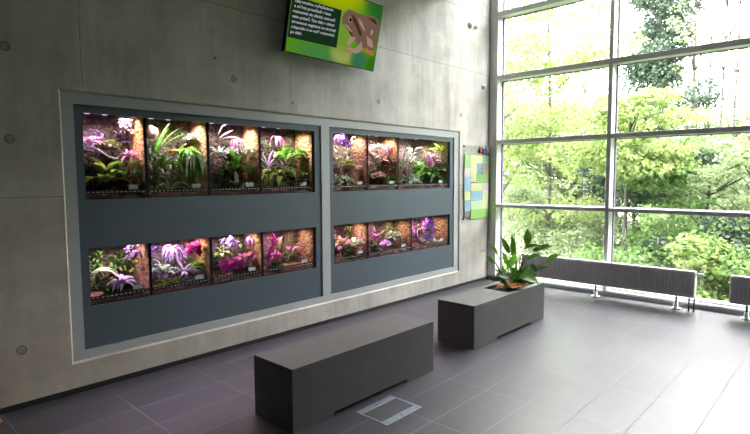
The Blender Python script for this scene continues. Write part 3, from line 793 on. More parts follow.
# lower row
terrarium(1, 0, 0.868, 1.152, darkback, cork[1], W2, PK, [
  ('blades',0.02,0.45,0.35,0.12,dict(c='pale',w=0.022,n=4,lean=1.3,fan=0.5,droop=0.9),'green-and-white arching leaf'),
  ('rosette',0.50,0.64,0.3,0.075,dict(c='lilac',w=0.018,n=34,up=0.25),'lilac bowl-shaped bromeliad'),
  ('rock',0.50,0.92,0.35,0.05,dict(c='dark',fz=0.8),'dark mossy stone'),
  ('broad',0.66,0.38,0.4,0.05,dict(c='yellowgreen',w=0.022,n=4,side=0.3),'yellow-green curved leaves'),
  ('flowers',0.76,0.12,0.4,0.045,dict(c='purple',n=10,w=0.018,ez=0.7),'purple blooms'),
  ('moss',0.30,0.85,0.3,0.04,dict(c='dark',n=90),'dark tuft')], 'with a lilac bowl-shaped bromeliad', creep=('green',0.6))
terrarium(1, 1, 1.169, 1.498, mistback, cork[0], W1, PU, [
  ('hanging',0.30,0.15,0.5,0.12,dict(c='lilac',w=0.012,n=18),'lilac-lit roots'),
  ('broad',0.14,0.62,0.35,0.09,dict(c='pale',w=0.024,n=12),'pale leaves at the left'),
  ('broad',0.20,0.92,0.3,0.085,dict(c='yellowgreen',w=0.024,n=12),'olive green bush'),
  ('rosette',0.48,0.60,0.3,0.085,dict(c='lilac',w=0.014,n=20,up=0.2,droop=0.3),'spreading lilac rosette'),
  ('flowers',0.68,0.17,0.3,0.035,dict(c='magenta',n=12,w=0.026),'hot pink star-shaped blooms'),
  ('moss',0.76,0.58,0.4,0.045,dict(c='bright',n=110),'soft green moss'),
  ('rock',0.86,0.82,0.3,0.045,dict(c='rose'),'pale pink stone'),
  ('rock',0.55,0.92,0.3,0.04,dict(c='grey'),'grey stone'),
  ('branch',0.35,0.55,0.3,0.12,dict(c='grey',d=(1,-0.1,-0.5),w=0.006,tw=4),'grey driftwood')], 'with hot pink blooms and pale stones', creep=('purple',0.7))
terrarium(1, 2, 1.515, 1.841, darkback, cork[0], W1, PU, [
  ('flowers',0.35,0.60,0.3,0.065,dict(c='magenta',n=26,w=0.026,ez=0.28),'vivid pink flower bank'),
  ('flowers',0.66,0.50,0.3,0.060,dict(c='pink',n=24,w=0.026,ez=0.4),'paler pink blossoms'),
  ('broad',0.14,0.40,0.4,0.06,dict(c='yellowgreen',w=0.02,n=8),'yellow-green sprig'),
  ('hanging',0.75,0.10,0.5,0.08,dict(c='purple',w=0.012,n=14),'purple-lit foliage'),
  ('flowers',0.30,0.14,0.5,0.045,dict(c='lilac',n=12,w=0.024),'lilac blooms near the ceiling'),
  ('moss',0.55,0.84,0.35,0.06,dict(c='dark',n=140),'dark moss'),
  ('branch',0.05,0.84,0.3,0.08,dict(c='lilac',d=(1,-0.2,-0.15),w=0.009,tw=4),'pale tangled root')], 'with a wide bank of vivid pink flowers', creep=('olive',0.6))
terrarium(1, 3, 1.856, 2.255, mistback, cork[1], W1, MG, [
  ('branch',0.06,0.70,0.3,0.16,dict(c='magenta',d=(0.15,-0.1,1),w=0.012,tw=4),'hot pink lit curving branch'),
  ('flowers',0.22,0.56,0.3,0.035,dict(c='pink',n=12,w=0.02),'small pink bloom cluster'),
  ('broad',0.46,0.52,0.3,0.10,dict(c='pink',w=0.026,n=5,side=1.2,droop=0.3),'long pinkish leaf'),
  ('moss',0.18,0.82,0.3,0.05,dict(c='dark',n=120),'dark leafy tuft'),
  ('broad',0.30,0.92,0.25,0.06,dict(c='yellowgreen',w=0.016,n=8),'small green sprout'),
  ('hanging',0.30,0.18,0.5,0.08,dict(c='olive',w=0.012,n=14),'olive hanging leaves'),
  ('branch',0.35,0.62,0.35,0.20,dict(c='grey',d=(1,-0.05,-0.06),w=0.004,tw=3),'thin grey horizontal twig')], 'with a hot pink branch at its left', creep=('olive',0.4))
terrarium(1, 4, 2.437, 2.777, darkback, cork[1], W1, MG, [
  ('broad',0.22,0.60,0.35,0.09,dict(c='rose',w=0.024,n=12),'rosy pale leaves'),
  ('broad',0.50,0.66,0.3,0.10,dict(c='pale',w=0.026,n=12),'silvery leaves'),
  ('broad',0.72,0.60,0.25,0.09,dict(c='lilac',w=0.022,n=5,side=0.8),'lilac leaf'),
  ('rosette',0.12,0.40,0.5,0.05,dict(c='yellowgreen',w=0.010,n=14),'yellowish rosette'),
  ('moss',0.35,0.86,0.35,0.06,dict(c='dark',n=120),'dark low growth'),
  ('blades',0.15,0.95,0.3,0.10,dict(c='rose',w=0.008,n=9),'thin rosy grass')], 'first right of the middle stile, with silvery leaves', creep=('olive',0.8))
terrarium(1, 5, 2.797, 3.290, mistback, cork[1], W1, MG, [
  ('moss',0.32,0.66,0.35,0.045,dict(c='lilac',n=120),'lilac bush at the lower left'),
  ('flowers',0.08,0.42,0.4,0.03,dict(c='pink',n=12,w=0.02),'pink blooms at the left edge'),
  ('branch',0.15,0.45,0.25,0.20,dict(c='yellowgreen',d=(1,-0.05,0.55),w=0.004,tw=4),'yellowish twig rising'),
  ('branch',0.35,0.18,0.25,0.30,dict(c='rose',d=(1,-0.05,-0.62),w=0.005,tw=5),'long rosy twig falling'),
  ('moss',0.50,0.48,0.5,0.065,dict(c='pale',n=140),'grey-green moss bank'),
  ('moss',0.12,0.78,0.4,0.05,dict(c='dark',n=110),'dark growth'),
  ('flowers',0.68,0.50,0.35,0.03,dict(c='pink',n=10,w=0.02),'pink tuft beyond the twigs')], 'with crossing twigs over a lilac bush', creep=('green',0.6))
terrarium(1, 6, 3.311, 3.810, mistback, cork[1], W1, MG, [
  ('flowers',0.40,0.20,0.3,0.055,dict(c='purple',n=22,w=0.028,ez=0.7),'violet blossoms under the ceiling'),
  ('flowers',0.42,0.48,0.3,0.045,dict(c='purple',n=18,w=0.024,ez=0.9),'violet-pink cascade'),
  ('branch',0.02,0.42,0.25,0.12,dict(c='rose',d=(1,-0.1,0.25),w=0.006,tw=4),'rosy branch'),
  ('rock',0.48,0.80,0.3,0.035,dict(c='white'),'whitish stone'),
  ('rock',0.20,0.78,0.4,0.04,dict(c='grey'),'grey stone'),
  ('hanging',0.15,0.35,0.4,0.12,dict(c='olive',w=0.010,n=16),'olive hanging leaves'),
  ('rock',0.66,0.88,0.35,0.03,dict(c='grey'),'flat grey stone')], 'with violet blossoms and a reddish bark wall', creep=('lilac',0.5), post=0.018)

# ------------------------------------------------------------------ screen on the wall
BL, BR, TL = Vector((1.97842,-0.07,1.75743)), Vector((2.74257,-0.07595,1.74744)), Vector((1.98322,-0.15953,2.17785))
eu, ev = (BR-BL), (TL-BL); nn = eu.cross(ev).normalized()
if nn.y > 0: nn = -nn
def scr(u, v, d=0.0): return BL + eu*u + ev*v + nn*d
tv = thing('wall_screen', (2.36, 0.0, 1.80), 'large black flat screen tilted down on the concrete wall, showing a brown frog', 'screen')
hb = MB()
bu, bv = 0.008, 0.014
c8 = [scr(-bu,-bv,0), scr(1+bu,-bv,0), scr(1+bu,1+bv,0), scr(-bu,1+bv,0), scr(-bu,-bv,-0.030), scr(1+bu,-bv,-0.030), scr(1+bu,1+bv,-0.030), scr(-bu,1+bv,-0.030)]
hb.add(c8, [(0,1,2,3),(4,7,6,5),(0,4,5,1),(1,5,6,2),(2,6,7,3),(3,7,4,0)])
c8 = [scr(0.2,0.1,-0.030), scr(0.8,0.1,-0.030), scr(0.8,0.75,-0.030), scr(0.2,0.75,-0.030), scr(0.23,0.13,-0.045), scr(0.77,0.13,-0.045), scr(0.77,0.7,-0.045), scr(0.23,0.7,-0.045)]
hb.add(c8, [(0,1,2,3),(4,7,6,5),(0,4,5,1),(1,5,6,2),(2,6,7,3),(3,7,4,0)])
hb.build('housing', M['tv'], tv)
mbk = MB().box(2.20, 2.52, -0.008, -0.0005, 1.86, 2.10)
q1, q2 = scr(0.35,0.5,-0.044), scr(0.65,0.5,-0.044)
for q in (q1, q2): mbk.tube([(q.x, -0.004, 2.0), q], 0.012, 8)
mbk.build('wall_bracket', M['tv'], tv)
sm = MB().add([scr(0,0,0.0006), scr(1,0,0.0006), scr(1,1,0.0006), scr(0,1,0.0006)], [(0,1,2,3)])
so = sm.build('display', M['screen'], tv)
uvl = so.data.uv_layers.new(name='UVMap')
for i, c in enumerate(((0,0),(1,0),(1,1),(0,1))): uvl.data[i].uv = c
def flat(nm, polys, mat, d):
    for pl in polys:
        MB().add([scr(u, v, d) for (u, v) in pl], [tuple(range(len(pl)))]).build(nm, mat, so)
flat('caption_panel', [[(0.004,0.188),(0.520,0.206),(0.522,0.752),(0.004,0.735)]], M['tvpanel'], 0.0010)
txt = ["Žáby nemohou, si přizpůsobovat", "a měnit prostředí v lese", "rozmanité do jižních ostrovů", "nebo pralesů. Tyto žáby v oblasti", "stromové vegetace se skrývají", "a kapradin si ve vodě rozmnožují", "po dešti."]
lw = [0.395, 0.375, 0.435, 0.435, 0.46, 0.45, 0.11]
for i, s_ in enumerate(txt):
    cu = bpy.data.curves.new('t', 'FONT'); cu.body = s_; cu.size = 1.0; cu.offset = 0.012
    to = bpy.data.objects.new('t', cu); COL.objects.link(to)
    bpy.context.view_layer.update()
    me = bpy.data.meshes.new_from_object(to.evaluated_get(bpy.context.evaluated_depsgraph_get()))
    bpy.data.objects.remove(to); bpy.data.curves.remove(cu)
    xs = [v.co.x for v in me.vertices]; x0_, x1_ = min(xs), max(xs)
    v0 = 0.668 - i*0.0695; hgt = 0.052
    mb = MB()
    vs = [scr(0.028+(0.008 if i < 2 else 0)+(v.co.x-x0_)/(x1_-x0_)*lw[i], v0+v.co.y*hgt*1.05+0.035*(v.co.x-x0_)/(x1_-x0_)*lw[i]/0.45, 0.0014) for v in me.vertices]
    mb.add(vs, [tuple(p.vertices) for p in me.polygons])
    mb.build('caption_line', M['tvtext'], so); bpy.data.meshes.remove(me)
# the frog in the picture
body = [(0.536,0.653),(0.556,0.729),(0.606,0.801),(0.662,0.791),(0.719,0.779),(0.809,0.788),(0.90,0.816),(0.96,0.787),(0.990,0.72),(0.995,0.537),(0.985,0.374),(0.965,0.30),(0.93,0.28),(0.88,0.33),(0.80,0.30),(0.74,0.36),(0.669,0.433),(0.641,0.491),(0.581,0.537),(0.544,0.577)]
flat('frog_body', [body], M['fr1'], 0.0010)
flat('frog_leg', [[(0.80,0.40),(0.83,0.27),(0.764,0.201),(0.674,0.195),(0.627,0.219),(0.655,0.263),(0.70,0.25),(0.76,0.30)],
                  [(0.67,0.45),(0.643,0.369),(0.622,0.30),(0.66,0.27),(0.70,0.36),(0.73,0.42)]], M['fr3'], 0.0012)
flat('frog_foot', [[(0.867,0.313),(0.83,0.255),(0.90,0.243),(0.948,0.215),(0.985,0.25),(0.97,0.30),(0.92,0.30)], [(0.62,0.225),(0.60,0.20),(0.66,0.185),(0.70,0.20)]], M['fr5'], 0.0013)
flat('frog_marking', [[(0.634,0.75),(0.70,0.70),(0.75,0.60),(0.80,0.48),(0.77,0.47),(0.71,0.58),(0.66,0.66)],
                      [(0.59,0.56),(0.66,0.50),(0.70,0.42),(0.67,0.43),(0.62,0.50)],[(0.83,0.77),(0.93,0.78),(0.97,0.70),(0.92,0.72)]], M['fr2'], 0.0013)
flat('frog_marking', [[(0.72,0.72),(0.77,0.68),(0.83,0.57),(0.81,0.56),(0.75,0.64)],[(0.90,0.62),(0.93,0.60),(0.92,0.52),(0.89,0.55)],[(0.56,0.58),(0.62,0.56),(0.68,0.48),(0.64,0.50)],
                      [(0.85,0.50),(0.93,0.46),(0.96,0.34),(0.88,0.36)]], M['fr3'], 0.0014)
flat('frog_eye', [[(0.632+0.022*math.cos(a*PI/6), 0.66+0.042*math.sin(a*PI/6)) for a in range(12)]], M['fr3'], 0.0015)
flat('frog_eye', [[(0.634+0.016*math.cos(a*PI/6), 0.66+0.030*math.sin(a*PI/6)) for a in range(12)]], M['fr4'], 0.0017)

# ------------------------------------------------------------------ notice board by the window
nb = thing('notice_board', (4.21, -0.01, 0.60), 'clear wall board of green, yellow and blue sheets beside the window', 'board')
MB().box(4.000, 4.438, -0.010, -0.007, 0.600, 1.285).build('acrylic_sheet', M['acryl'], nb)
for (x, z) in ((4.012,1.272),(4.426,1.272),(4.012,0.612),(4.426,0.612)):
    MB().lathe((x,0,z), [(0.008,-0.0005),(0.008,-0.014),(0.005,-0.016)], 12, 0, 'y').build('fixing', M['steel'], nb)
PC = dict(g=(0.30,0.52,0.20), y=(0.62,0.66,0.36), b=(0.28,0.45,0.60), t=(0.42,0.60,0.50), w=(0.55,0.50,0.52), p=(0.62,0.50,0.56), d=(0.28,0.22,0.20), o=(0.50,0.42,0.28), m=(0.50,0.66,0.42), G=(0.25,0.50,0.12), r=(0.65,0.10,0.08), B=(0.07,0.18,0.50))
PM = {k: simple('sheet_'+n_, v, 0.6, var=0.05, scale=50) for (k, v), n_ in zip(PC.items(), ['green','yellow','blue','teal','grey','pink','dark','olive','mint','grass','red','navy'])}
for (x0, z1, x1, z0, c) in [(4.019,1.191,4.116,1.080,'g'),(4.118,1.194,4.322,1.120,'y'),(4.324,1.195,4.434,1.121,'t'),(4.118,1.117,4.217,0.947,'y'),(4.219,1.118,4.322,1.028,'b'),
        (4.326,1.118,4.434,1.028,'o'),(4.220,1.024,4.434,0.940,'g'),(4.013,1.077,4.115,0.992,'w'),(4.015,0.988,4.115,0.868,'b'),(4.120,0.936,4.326,0.864,'y'),(4.330,0.936,4.434,0.866,'p'),
        (4.015,0.864,4.115,0.781,'y'),(4.120,0.860,4.326,0.778,'b'),(4.330,0.862,4.434,0.692,'y'),(4.122,0.774,4.326,0.692,'m'),(4.022,0.778,4.116,0.684,'b'),(4.122,0.688,4.434,0.604,'G'),(4.024,0.680,4.100,0.628,'d')]:
    s = MB().box(x0, x1, -0.0120, -0.0102, z0, z1)
    mm = [PM[c], simple('print_'+c, tuple(x*0.55 for x in PC[c]), 0.6)] if ('print_'+c) not in bpy.data.materials else [PM[c], bpy.data.materials['print_'+c]]
    k = z1-0.016
    while k > z0+0.012 and c != 'w':
        s.box(x0+0.012, x0+(x1-x0)*rnd.uniform(0.6,0.9), -0.0123, -0.0119, k-0.002, k, 1); k -= 0.014
    s.build('printed_sheet', mm, nb)
f = MB()
for (x, z, c) in ((4.275,1.245,'r'),(4.335,1.238,'B'),(4.395,1.248,'o')):
    MB().lathe((x, -0.012, z), [(0.012,-0.030),(0.020,-0.012),(0.013,0.006),(0.012,0.014),(0.009,0.026)], 12, 0, 'z').build('coloured_marker', PM[c], nb)

# ------------------------------------------------------------------ benches
def bench(label, x0, x1, y0, y1, h, cx0, cx1, hole, grp):
    e = thing('bench', ((x0+x1)/2, (y0+y1)/2, 0), label, 'bench', grp)
    s = 0.008; ch_ = 0.016
    prof = [(x0,0.0),(cx0,0.0),(cx0+s,ch_),(cx1-s,ch_),(cx1,0.0),(x1,0.0)]
    th = 0.012
    mb = MB()
    b = 0.0014
    # long sides with the low recess
    top = h
    outer = prof + [(x1,top-b),(x0,top-b)]
    def side(ya, yb):
        mb.prism(outer, 1, ya, yb)
    side(y0, y0+th); side(y1-th, y1)
    mb.box(x0, x0+th, y0+th, y1-th, 0, h-b); mb.box(x1-th, x1, y0+th, y1-th, 0, h-b)
    mb.build('body', M['bench'], e)
    t2 = MB()
    tz0, tz1 = h-b, h
    lo = 0.0008
    if hole:
        hx0, hx1, hy0, hy1 = hole
        xs_ = [x0+lo, hx0, hx1, x1-lo]; ys_ = [y0+lo, hy0, hy1, y1-lo]
        vv = [(x, y, tz1) for y in ys_ for x in xs_]
        ff = [(j*4+i, j*4+i+1, j*4+i+5, j*4+i+4) for j in range(3) for i in range(3) if not (i == 1 and j == 1)]
        vv += [(x0,y0,tz0),(x1,y0,tz0),(x1,y1,tz0),(x0,y1,tz0)]
        ff += [(16,17,3,0),(17,18,15,3),(18,19,12,15),(19,16,0,12)]
        vv += [(hx0,hy0,tz0-0.0125),(hx1,hy0,tz0-0.0125),(hx1,hy1,tz0-0.0125),(hx0,hy1,tz0-0.0125)]
        ff += [(5,6,21,20),(6,10,22,21),(10,9,23,22),(9,5,20,23)]
        t2.add(vv, ff)
        t2.build('seat_slab', M['bench'], e)
        pb = MB()
        for bx in ((hx0-0.006,hx0,hy0-0.006,hy1+0.006),(hx1,hx1+0.006,hy0-0.006,hy1+0.006),(hx0,hx1,hy0-0.006,hy0),(hx0,hx1,hy1,hy1+0.006)):
            pb.box(bx[0], bx[1], bx[2], bx[3], 0.10, tz0-0.0125)
        pb.box(hx0, hx1, hy0, hy1, 0.10, 0.106)
        pb.build('planter_liner', M['black'], e)
    else:
        t2.add([(x0+lo,y0+lo,tz1),(x1-lo,y0+lo,tz1),(x1-lo,y1-lo,tz1),(x0+lo,y1-lo,tz1),(x0,y0,tz0),(x1,y0,tz0),(x1,y1,tz0),(x0,y1,tz0)],
               [(0,1,2,3),(4,5,1,0),(5,6,2,1),(6,7,3,2),(7,4,0,3),(7,6,5,4)])
        t2.build('seat_slab', M['bench'], e)
    return e
bench('long dark grey block bench in the foreground, plain top', 1.219, 2.130, -1.064, -0.806, 0.2575, 1.432, 1.922, None, 'dark block benches')
HOLE = (3.0, 3.40, -1.012, -0.826)
bench('dark grey block bench nearer the window with a plant growing from its top', 2.544, 3.449, -1.048, -0.790, 0.2565, 2.800, 3.256, HOLE, 'dark block benches')
g = MB(); vs = []; fs = []
for i in range(17):
    for j in range(9):
        vs.append((HOLE[0]+0.001+(HOLE[1]-HOLE[0]-0.002)*i/16, HOLE[2]+0.001+(HOLE[3]-HOLE[2]-0.002)*j/8, 0.238+rnd.uniform(-0.004,0.006)))
for i in range(16):
    for j in range(8): fs.append((i*9+j, (i+1)*9+j, (i+1)*9+j+1, i*9+j+1))
g.add(vs, fs, 0, True)
g.box(HOLE[0]+0.001, HOLE[1]-0.001, HOLE[2]+0.001, HOLE[3]-0.001, 0.107, 0.230)
tag(g.build('potting_soil', M['soil']), 'dark potting soil filling the planter hole of the far bench', 'soil', kind='stuff')

# peace lily growing from the bench: leaves given in the plane facing the viewer plus a depth of their own
P0 = Vector((3.2,-0.91,0)); E1 = Vector((0.47536,-0.87979,0)); E2 = Vector((0.87979,0.47536,0))
def pp(a, z, d=0.0): return P0 + E1*a + E2*d + Vector((0,0,z))
lily = thing('peace_lily', (3.2,-0.91,0.235), 'peace lily with long stalked green leaves growing from the bench by the window', 'plant')
lg = leaf('lily_leaf', (0.075,0.19,0.022), (0.03,0.10,0.012), 0.45, 12, 0.3)
lg2 = leaf('lily_leaf_young', (0.16,0.34,0.04), (0.08,0.22,0.02), 0.5, 12, 0.3)
lb_ = leaf('lily_leaf_withered', (0.62,0.24,0.05), (0.26,0.09,0.03), 0.35, 20, 0.6)
ls = leaf('lily_stalk', (0.16,0.26,0.06), None, 0.1, 10)
def lily_leaf(base, mid, p0, p1, d0, d1, width, mat=lg, arch=0.0, face=(0.3,-0.9,0.3)):
    # stalk from the soil to p0, blade p0 -> p1
    A0, Mi, A, B = pp(*base, 0), pp(*mid, d0*0.6), pp(*p0, d0), pp(*p1, d1)
    lf = MB(); n = 11; pts = []; ws = []
    for i in range(n):
        t = i/(n-1); q = A.lerp(B, t) + Vector((0,0,arch*4*t*(1-t)))
        pts.append(q); ws.append(max(0.002, width*(math.sin(PI*t**0.8))**0.9))
    d = (B-A).normalized(); sd = d.cross(Vector(face)).normalized()
    lf.ribbon(pts, ws, sd, 0.22)
    o = lf.build('leaf', mat, lily)
    sp = MB()
    cp = []
    for i in range(9):
        t = i/8; cp.append(A0*(1-t)**2 + Mi*2*t*(1-t) + A*t*t)
    sp.tube(cp, [0.0040-0.0018*i/8 for i in range(9)], 6); sp.build('stalk', ls, o)
F1 = (-0.5,-0.85,0.15); F2 = (-0.35,-0.5,0.8)
lily_leaf((0.05,0.235),(0.06,0.36),(0.112,0.525),(0.116,0.648),0.02,0.03,0.062,lg,0,F1)
lily_leaf((0.03,0.235),(0.03,0.36),(-0.000,0.475),(-0.054,0.590),-0.02,-0.03,0.045,lg,0,F1)
lily_leaf((0.03,0.235),(0.032,0.36),(0.024,0.440),(0.014,0.600),0.03,0.04,0.042,lg,0,F1)
lily_leaf((0.015,0.235),(-0.01,0.34),(-0.014,0.395),(-0.045,0.495),0.0,-0.05,0.040,lg2,0,F1)
lily_leaf((0.015,0.235),(0.01,0.34),(-0.010,0.380),(0.040,0.495),-0.05,-0.08,0.058,lg2,0,F1)
lily_leaf((-0.02,0.235),(-0.07,0.43),(-0.140,0.455),(-0.190,0.490),-0.03,-0.05,0.022,lg,0.012,F2)
lily_leaf((-0.02,0.235),(-0.10,0.47),(-0.152,0.452),(-0.100,0.385),0.02,0.03,0.034,lg,0.008,F1)
lily_leaf((0.0,0.235),(-0.05,0.42),(-0.080,0.455),(-0.128,0.530),0.06,0.08,0.026,lg2,0,F1)
lily_leaf((0.06,0.235),(0.06,0.45),(0.090,0.510),(0.200,0.535),-0.02,-0.03,0.036,lg,0.012,F2)
lily_leaf((0.06,0.235),(0.07,0.46),(0.150,0.490),(0.280,0.526),0.03,0.05,0.050,lg,0.008,F2)
lily_leaf((0.06,0.235),(0.07,0.40),(0.112,0.430),(0.222,0.452),0.02,0.02,0.040,lg2,0.020,F2)
lily_leaf((0.07,0.235),(0.14,0.40),(0.236,0.410),(0.345,0.462),0.04,0.06,0.042,lg2,0.020,F2)
lily_leaf((0.06,0.235),(0.09,0.40),(0.130,0.410),(0.180,0.358),-0.04,-0.06,0.040,lg,0.006,F1)
lily_leaf((0.06,0.235),(0.12,0.34),(0.160,0.362),(0.262,0.394),-0.02,-0.02,0.024,lg,0.010,F2)
lily_leaf((0.06,0.235),(0.06,0.30),(0.062,0.315),(0.190,0.285),-0.06,-0.10,0.085,lg2,0.030,F2)
for (a0, z0_, a1, z1_, d0, d1, w_) in ((0.01,0.30,-0.09,0.33,-0.05,-0.08,0.05),(0.00,0.29,-0.12,0.28,0.0,-0.03,0.05),(0.03,0.30,0.04,0.40,-0.06,-0.09,0.05),(0.05,0.30,0.10,0.36,0.05,0.08,0.045),
        (0.08,0.29,0.15,0.33,0.06,0.09,0.05),(-0.02,0.29,-0.06,0.37,0.05,0.08,0.05),(0.10,0.28,0.18,0.34,-0.02,-0.02,0.045),(0.02,0.28,-0.03,0.27,-0.08,-0.14,0.05),(0.06,0.27,0.10,0.30,-0.07,-0.12,0.05),
        (-0.02,0.28,-0.10,0.36,0.02,0.02,0.04),(0.04,0.29,0.0,0.38,0.03,0.06,0.045),(0.09,0.29,0.13,0.38,0.02,0.03,0.04)):
    lily_leaf((0.04,0.235),(0.04,0.26),(a0,z0_),(a1,z1_),d0*0.6,d1*0.7,w_,lg,0.012,F2)
rl = random.Random(11)
lg3 = leaf('lily_leaf_old', (0.035,0.095,0.016), (0.018,0.055,0.01), 0.3, 12, 0.35)
for k in range(26):
    th = k*2.4; rr_ = rl.uniform(0.05, 0.12); bx, by = 0.035+rl.uniform(-0.03,0.03), rl.uniform(-0.03,0.03)
    ca, cb = math.cos(th), math.sin(th)*0.62
    lily_leaf((bx,0.235),(bx+ca*0.02,0.27),(bx+ca*rr_*0.35, 0.262+rl.uniform(0,0.05)),(bx+ca*rr_*1.15, 0.262+rl.uniform(0.0,0.085)), by+cb*rr_*0.35, by+cb*rr_*1.1, rl.uniform(0.03,0.048), (lg3, lg3, lg)[k%3], 0.014, F2)
for (a0, z0_, a1, z1_, d0, d1, w_) in ((0.02,0.280,0.085,0.268,-0.10,-0.16,0.036),(0.03,0.285,0.03,0.315,-0.11,-0.15,0.034),(0.0,0.278,-0.02,0.270,-0.09,-0.17,0.030),
        (0.05,0.275,0.13,0.270,-0.07,-0.12,0.036),(0.03,0.272,0.06,0.268,-0.12,-0.19,0.030),(0.06,0.275,0.11,0.268,-0.10,-0.15,0.030),(-0.02,0.272,-0.05,0.268,-0.08,-0.13,0.026),(0.09,0.275,0.15,0.270,-0.05,-0.08,0.026)):
    lily_leaf((0.03,0.235),(0.02,0.25),(a0-0.03,z0_),(a1-0.03,z1_+0.004),d0*0.8-0.035,d1*0.85-0.035,w_*1.25,lb_,0.010,F2)

# ------------------------------------------------------------------ floor box
hx = thing('floor_hatch', (1.63,-1.198,0), 'square steel-edged hatch let into the floor before the foreground bench', 'hatch')
a0, a1, b0, b1 = 1.517, 1.746, -1.288, -1.109
fb = MB().box(a0, a1, b0, b0+0.036, 0.0004, 0.0022, b=0.0005).box(a0, a1, b1-0.034, b1, 0.0004, 0.0022, b=0.0005)
fb.box(a0, a0+0.008, b0+0.036, b1-0.034, 0.0004, 0.0024).box(a1-0.010, a1, b0+0.036, b1-0.034, 0.0004, 0.0024)
fb.build('frame', M['steel'], hx)
MB().box(a0+0.009, a1-0.011, b0+0.037, b1-0.035, 0.0004, 0.0016).build('tile_inlay', M['inlay'], hx)
for (x, y) in ((a0+0.11, b0+0.018), (a0+0.11, b1-0.017)):
    MB().lathe((x,y,0.0022), [(0.006,0.0),(0.0055,0.0006)], 14).build('lifting_point', M['pipe'], hx)

# ------------------------------------------------------------------ radiators
def radiator(label, y0, y1, feet, pipes, valve, grp='low radiators along the glass'):
    XR0, XR1, z0, z1 = 4.342, 4.402, 0.100, 0.293
    e = thing('radiator', ((XR0+XR1)/2, (y0+y1)/2, 0), label, 'radiator', grp)
    p = 0.0225; n = int((y1-y0-0.016)/p); mb = MB()
    for face, xf, s in (('f', XR0, 1), ('b', XR1, -1)):
        prof = []
        y = y0+0.008
        for i in range(n):
            prof += [(y, 0.0), (y+p*0.55, 0.0), (y+p*0.62, 0.012), (y+p*0.93, 0.012)]
            y += p
        prof.append((y1-0.008, 0.0))
        vs = []; fs = []
        for (yy, dd) in prof:
            vs += [(xf+s*dd, yy, z0+0.018), (xf+s*dd, yy, z1-0.012)]
        for i in range(len(prof)-1): fs.append((2*i, 2*i+2, 2*i+3, 2*i+1))
        mb.add(vs, fs)
        mb.box(min(xf, xf+s*0.010), max(xf, xf+s*0.010), y0+0.004, y1-0.004, z0, z0+0.018, b=0.002)
        mb.box(min(xf, xf+s*0.010), max(xf, xf+s*0.010), y0+0.004, y1-0.004, z1-0.012, z1-0.002, b=0.002)
    mb.build('fluted_panel', M['rad'], e)
    sp = MB()
    y = y0+0.012
    while y < y1-0.014:
        sp.box(XR0-0.0012, XR0+0.002, y, y+p*0.5, z0+0.016, z0+0.0195); y += p
    o = sp.build('glimmer_dashes', M['white'], e)  # light glimmers along the lower edge, put in as white dashes
    gm = MB()
    y = y0+0.006
    gm.box(XR0, XR0+0.006, y0+0.002, y1-0.002, z1-0.002, z1+0.003).box(XR1-0.006, XR1, y0+0.002, y1-0.002, z1-0.002, z1+0.003)
    while y < y1-0.006:
        gm.box(XR0+0.006, XR1-0.006, y, y+0.004, z1-0.001, z1+0.002); y += 0.0095
    gm.build('top_grille', M['rad'], e)
    for (ya, yb) in ((y0, y0+0.004), (y1-0.004, y1)):
        MB().box(XR0+0.001, XR1-0.001, ya, yb, z0, z1+0.001, b=0.001).build('end_cover', M['white'], e)
    for fy in feet:
        ft = MB().lathe((4.372, fy, 0), [(0.036,0.0),(0.036,0.005),(0.024,0.010),(0.016,0.013),(0.014,0.045),(0.011,0.048)], 24)
        fo = ft.build('foot', M['white'], e)
        MB().lathe((4.372, fy, 0.048), [(0.007,0.0),(0.007,0.055)], 10).build('foot_rod', M['pipe'], fo)
    for fy in pipes:
        MB().tube([(4.345, fy, 0.0), (4.345, fy, 0.06), (4.350, fy, 0.104)], 0.0062, 10).build('supply_pipe', M['pipe'], e)
    if valve:
        MB().lathe((4.372, y0, z1-0.020), [(0.008,0.0),(0.008,-0.014),(0.013,-0.015),(0.013,-0.045),(0.009,-0.052)], 16, 0, 'y').build('valve', M['white'], e)
    return e
radiator('long low grey radiator under the glass behind the planted bench', -1.785, -0.415, (-0.52, -1.069, -1.662), (-1.752, -1.785+0.0), True)
radiator('low grey radiator cut off by the right edge of the photograph', -3.20, -1.998, (-2.099, -2.62, -3.10), (), False)

# ------------------------------------------------------------------ small edge of wood at the far left
wb = thing('wooden_stool', (0.40,-0.15,0), 'tan wooden stool mostly cut off at the lower left edge', 'stool')
wood = simple('tan_wood', (0.45,0.22,0.11), 0.5, var=0.1, scale=12)
for (x, y) in ((0.462,-0.035),(0.30,-0.035),(0.462,-0.20),(0.30,-0.20)):
    pass
for (x, y) in ((0.436,-0.035),(0.28,-0.035),(0.424,-0.24),(0.28,-0.24)):
    MB().box(x-0.010, x+0.010, y-0.010, y+0.010, 0, 0.058, b=0.002).build('leg', wood, wb)
MB().box(0.268, 0.448, -0.252, -0.020, 0.0585, 0.064, b=0.002).build('seat', wood, wb)

# ------------------------------------------------------------------ outside
gm = MB()
n = 24; vs = []; fs = []
for i in range(n+1):
    for j in range(n+1):
        x = 4.8+45*(i/n)**1.4; y = -30+60*j/n
        vs.append((x, y, -0.75+0.10*math.sin(x*0.6)*math.sin(y*0.5)+0.012*(x-4.8)))
for i in range(n):
    for j in range(n): fs.append((i*(n+1)+j, (i+1)*(n+1)+j, (i+1)*(n+1)+j+1, i*(n+1)+j+1))
gm.add(vs, fs, 0, True)
o = gm.build('ground_outside', M['ground']); o['kind'] = 'structure'
def gz(x, y): return -0.75*S+0.10*S*math.sin(x/S*0.6)*math.sin(y/S*0.5)+0.012*(x-4.8*S)

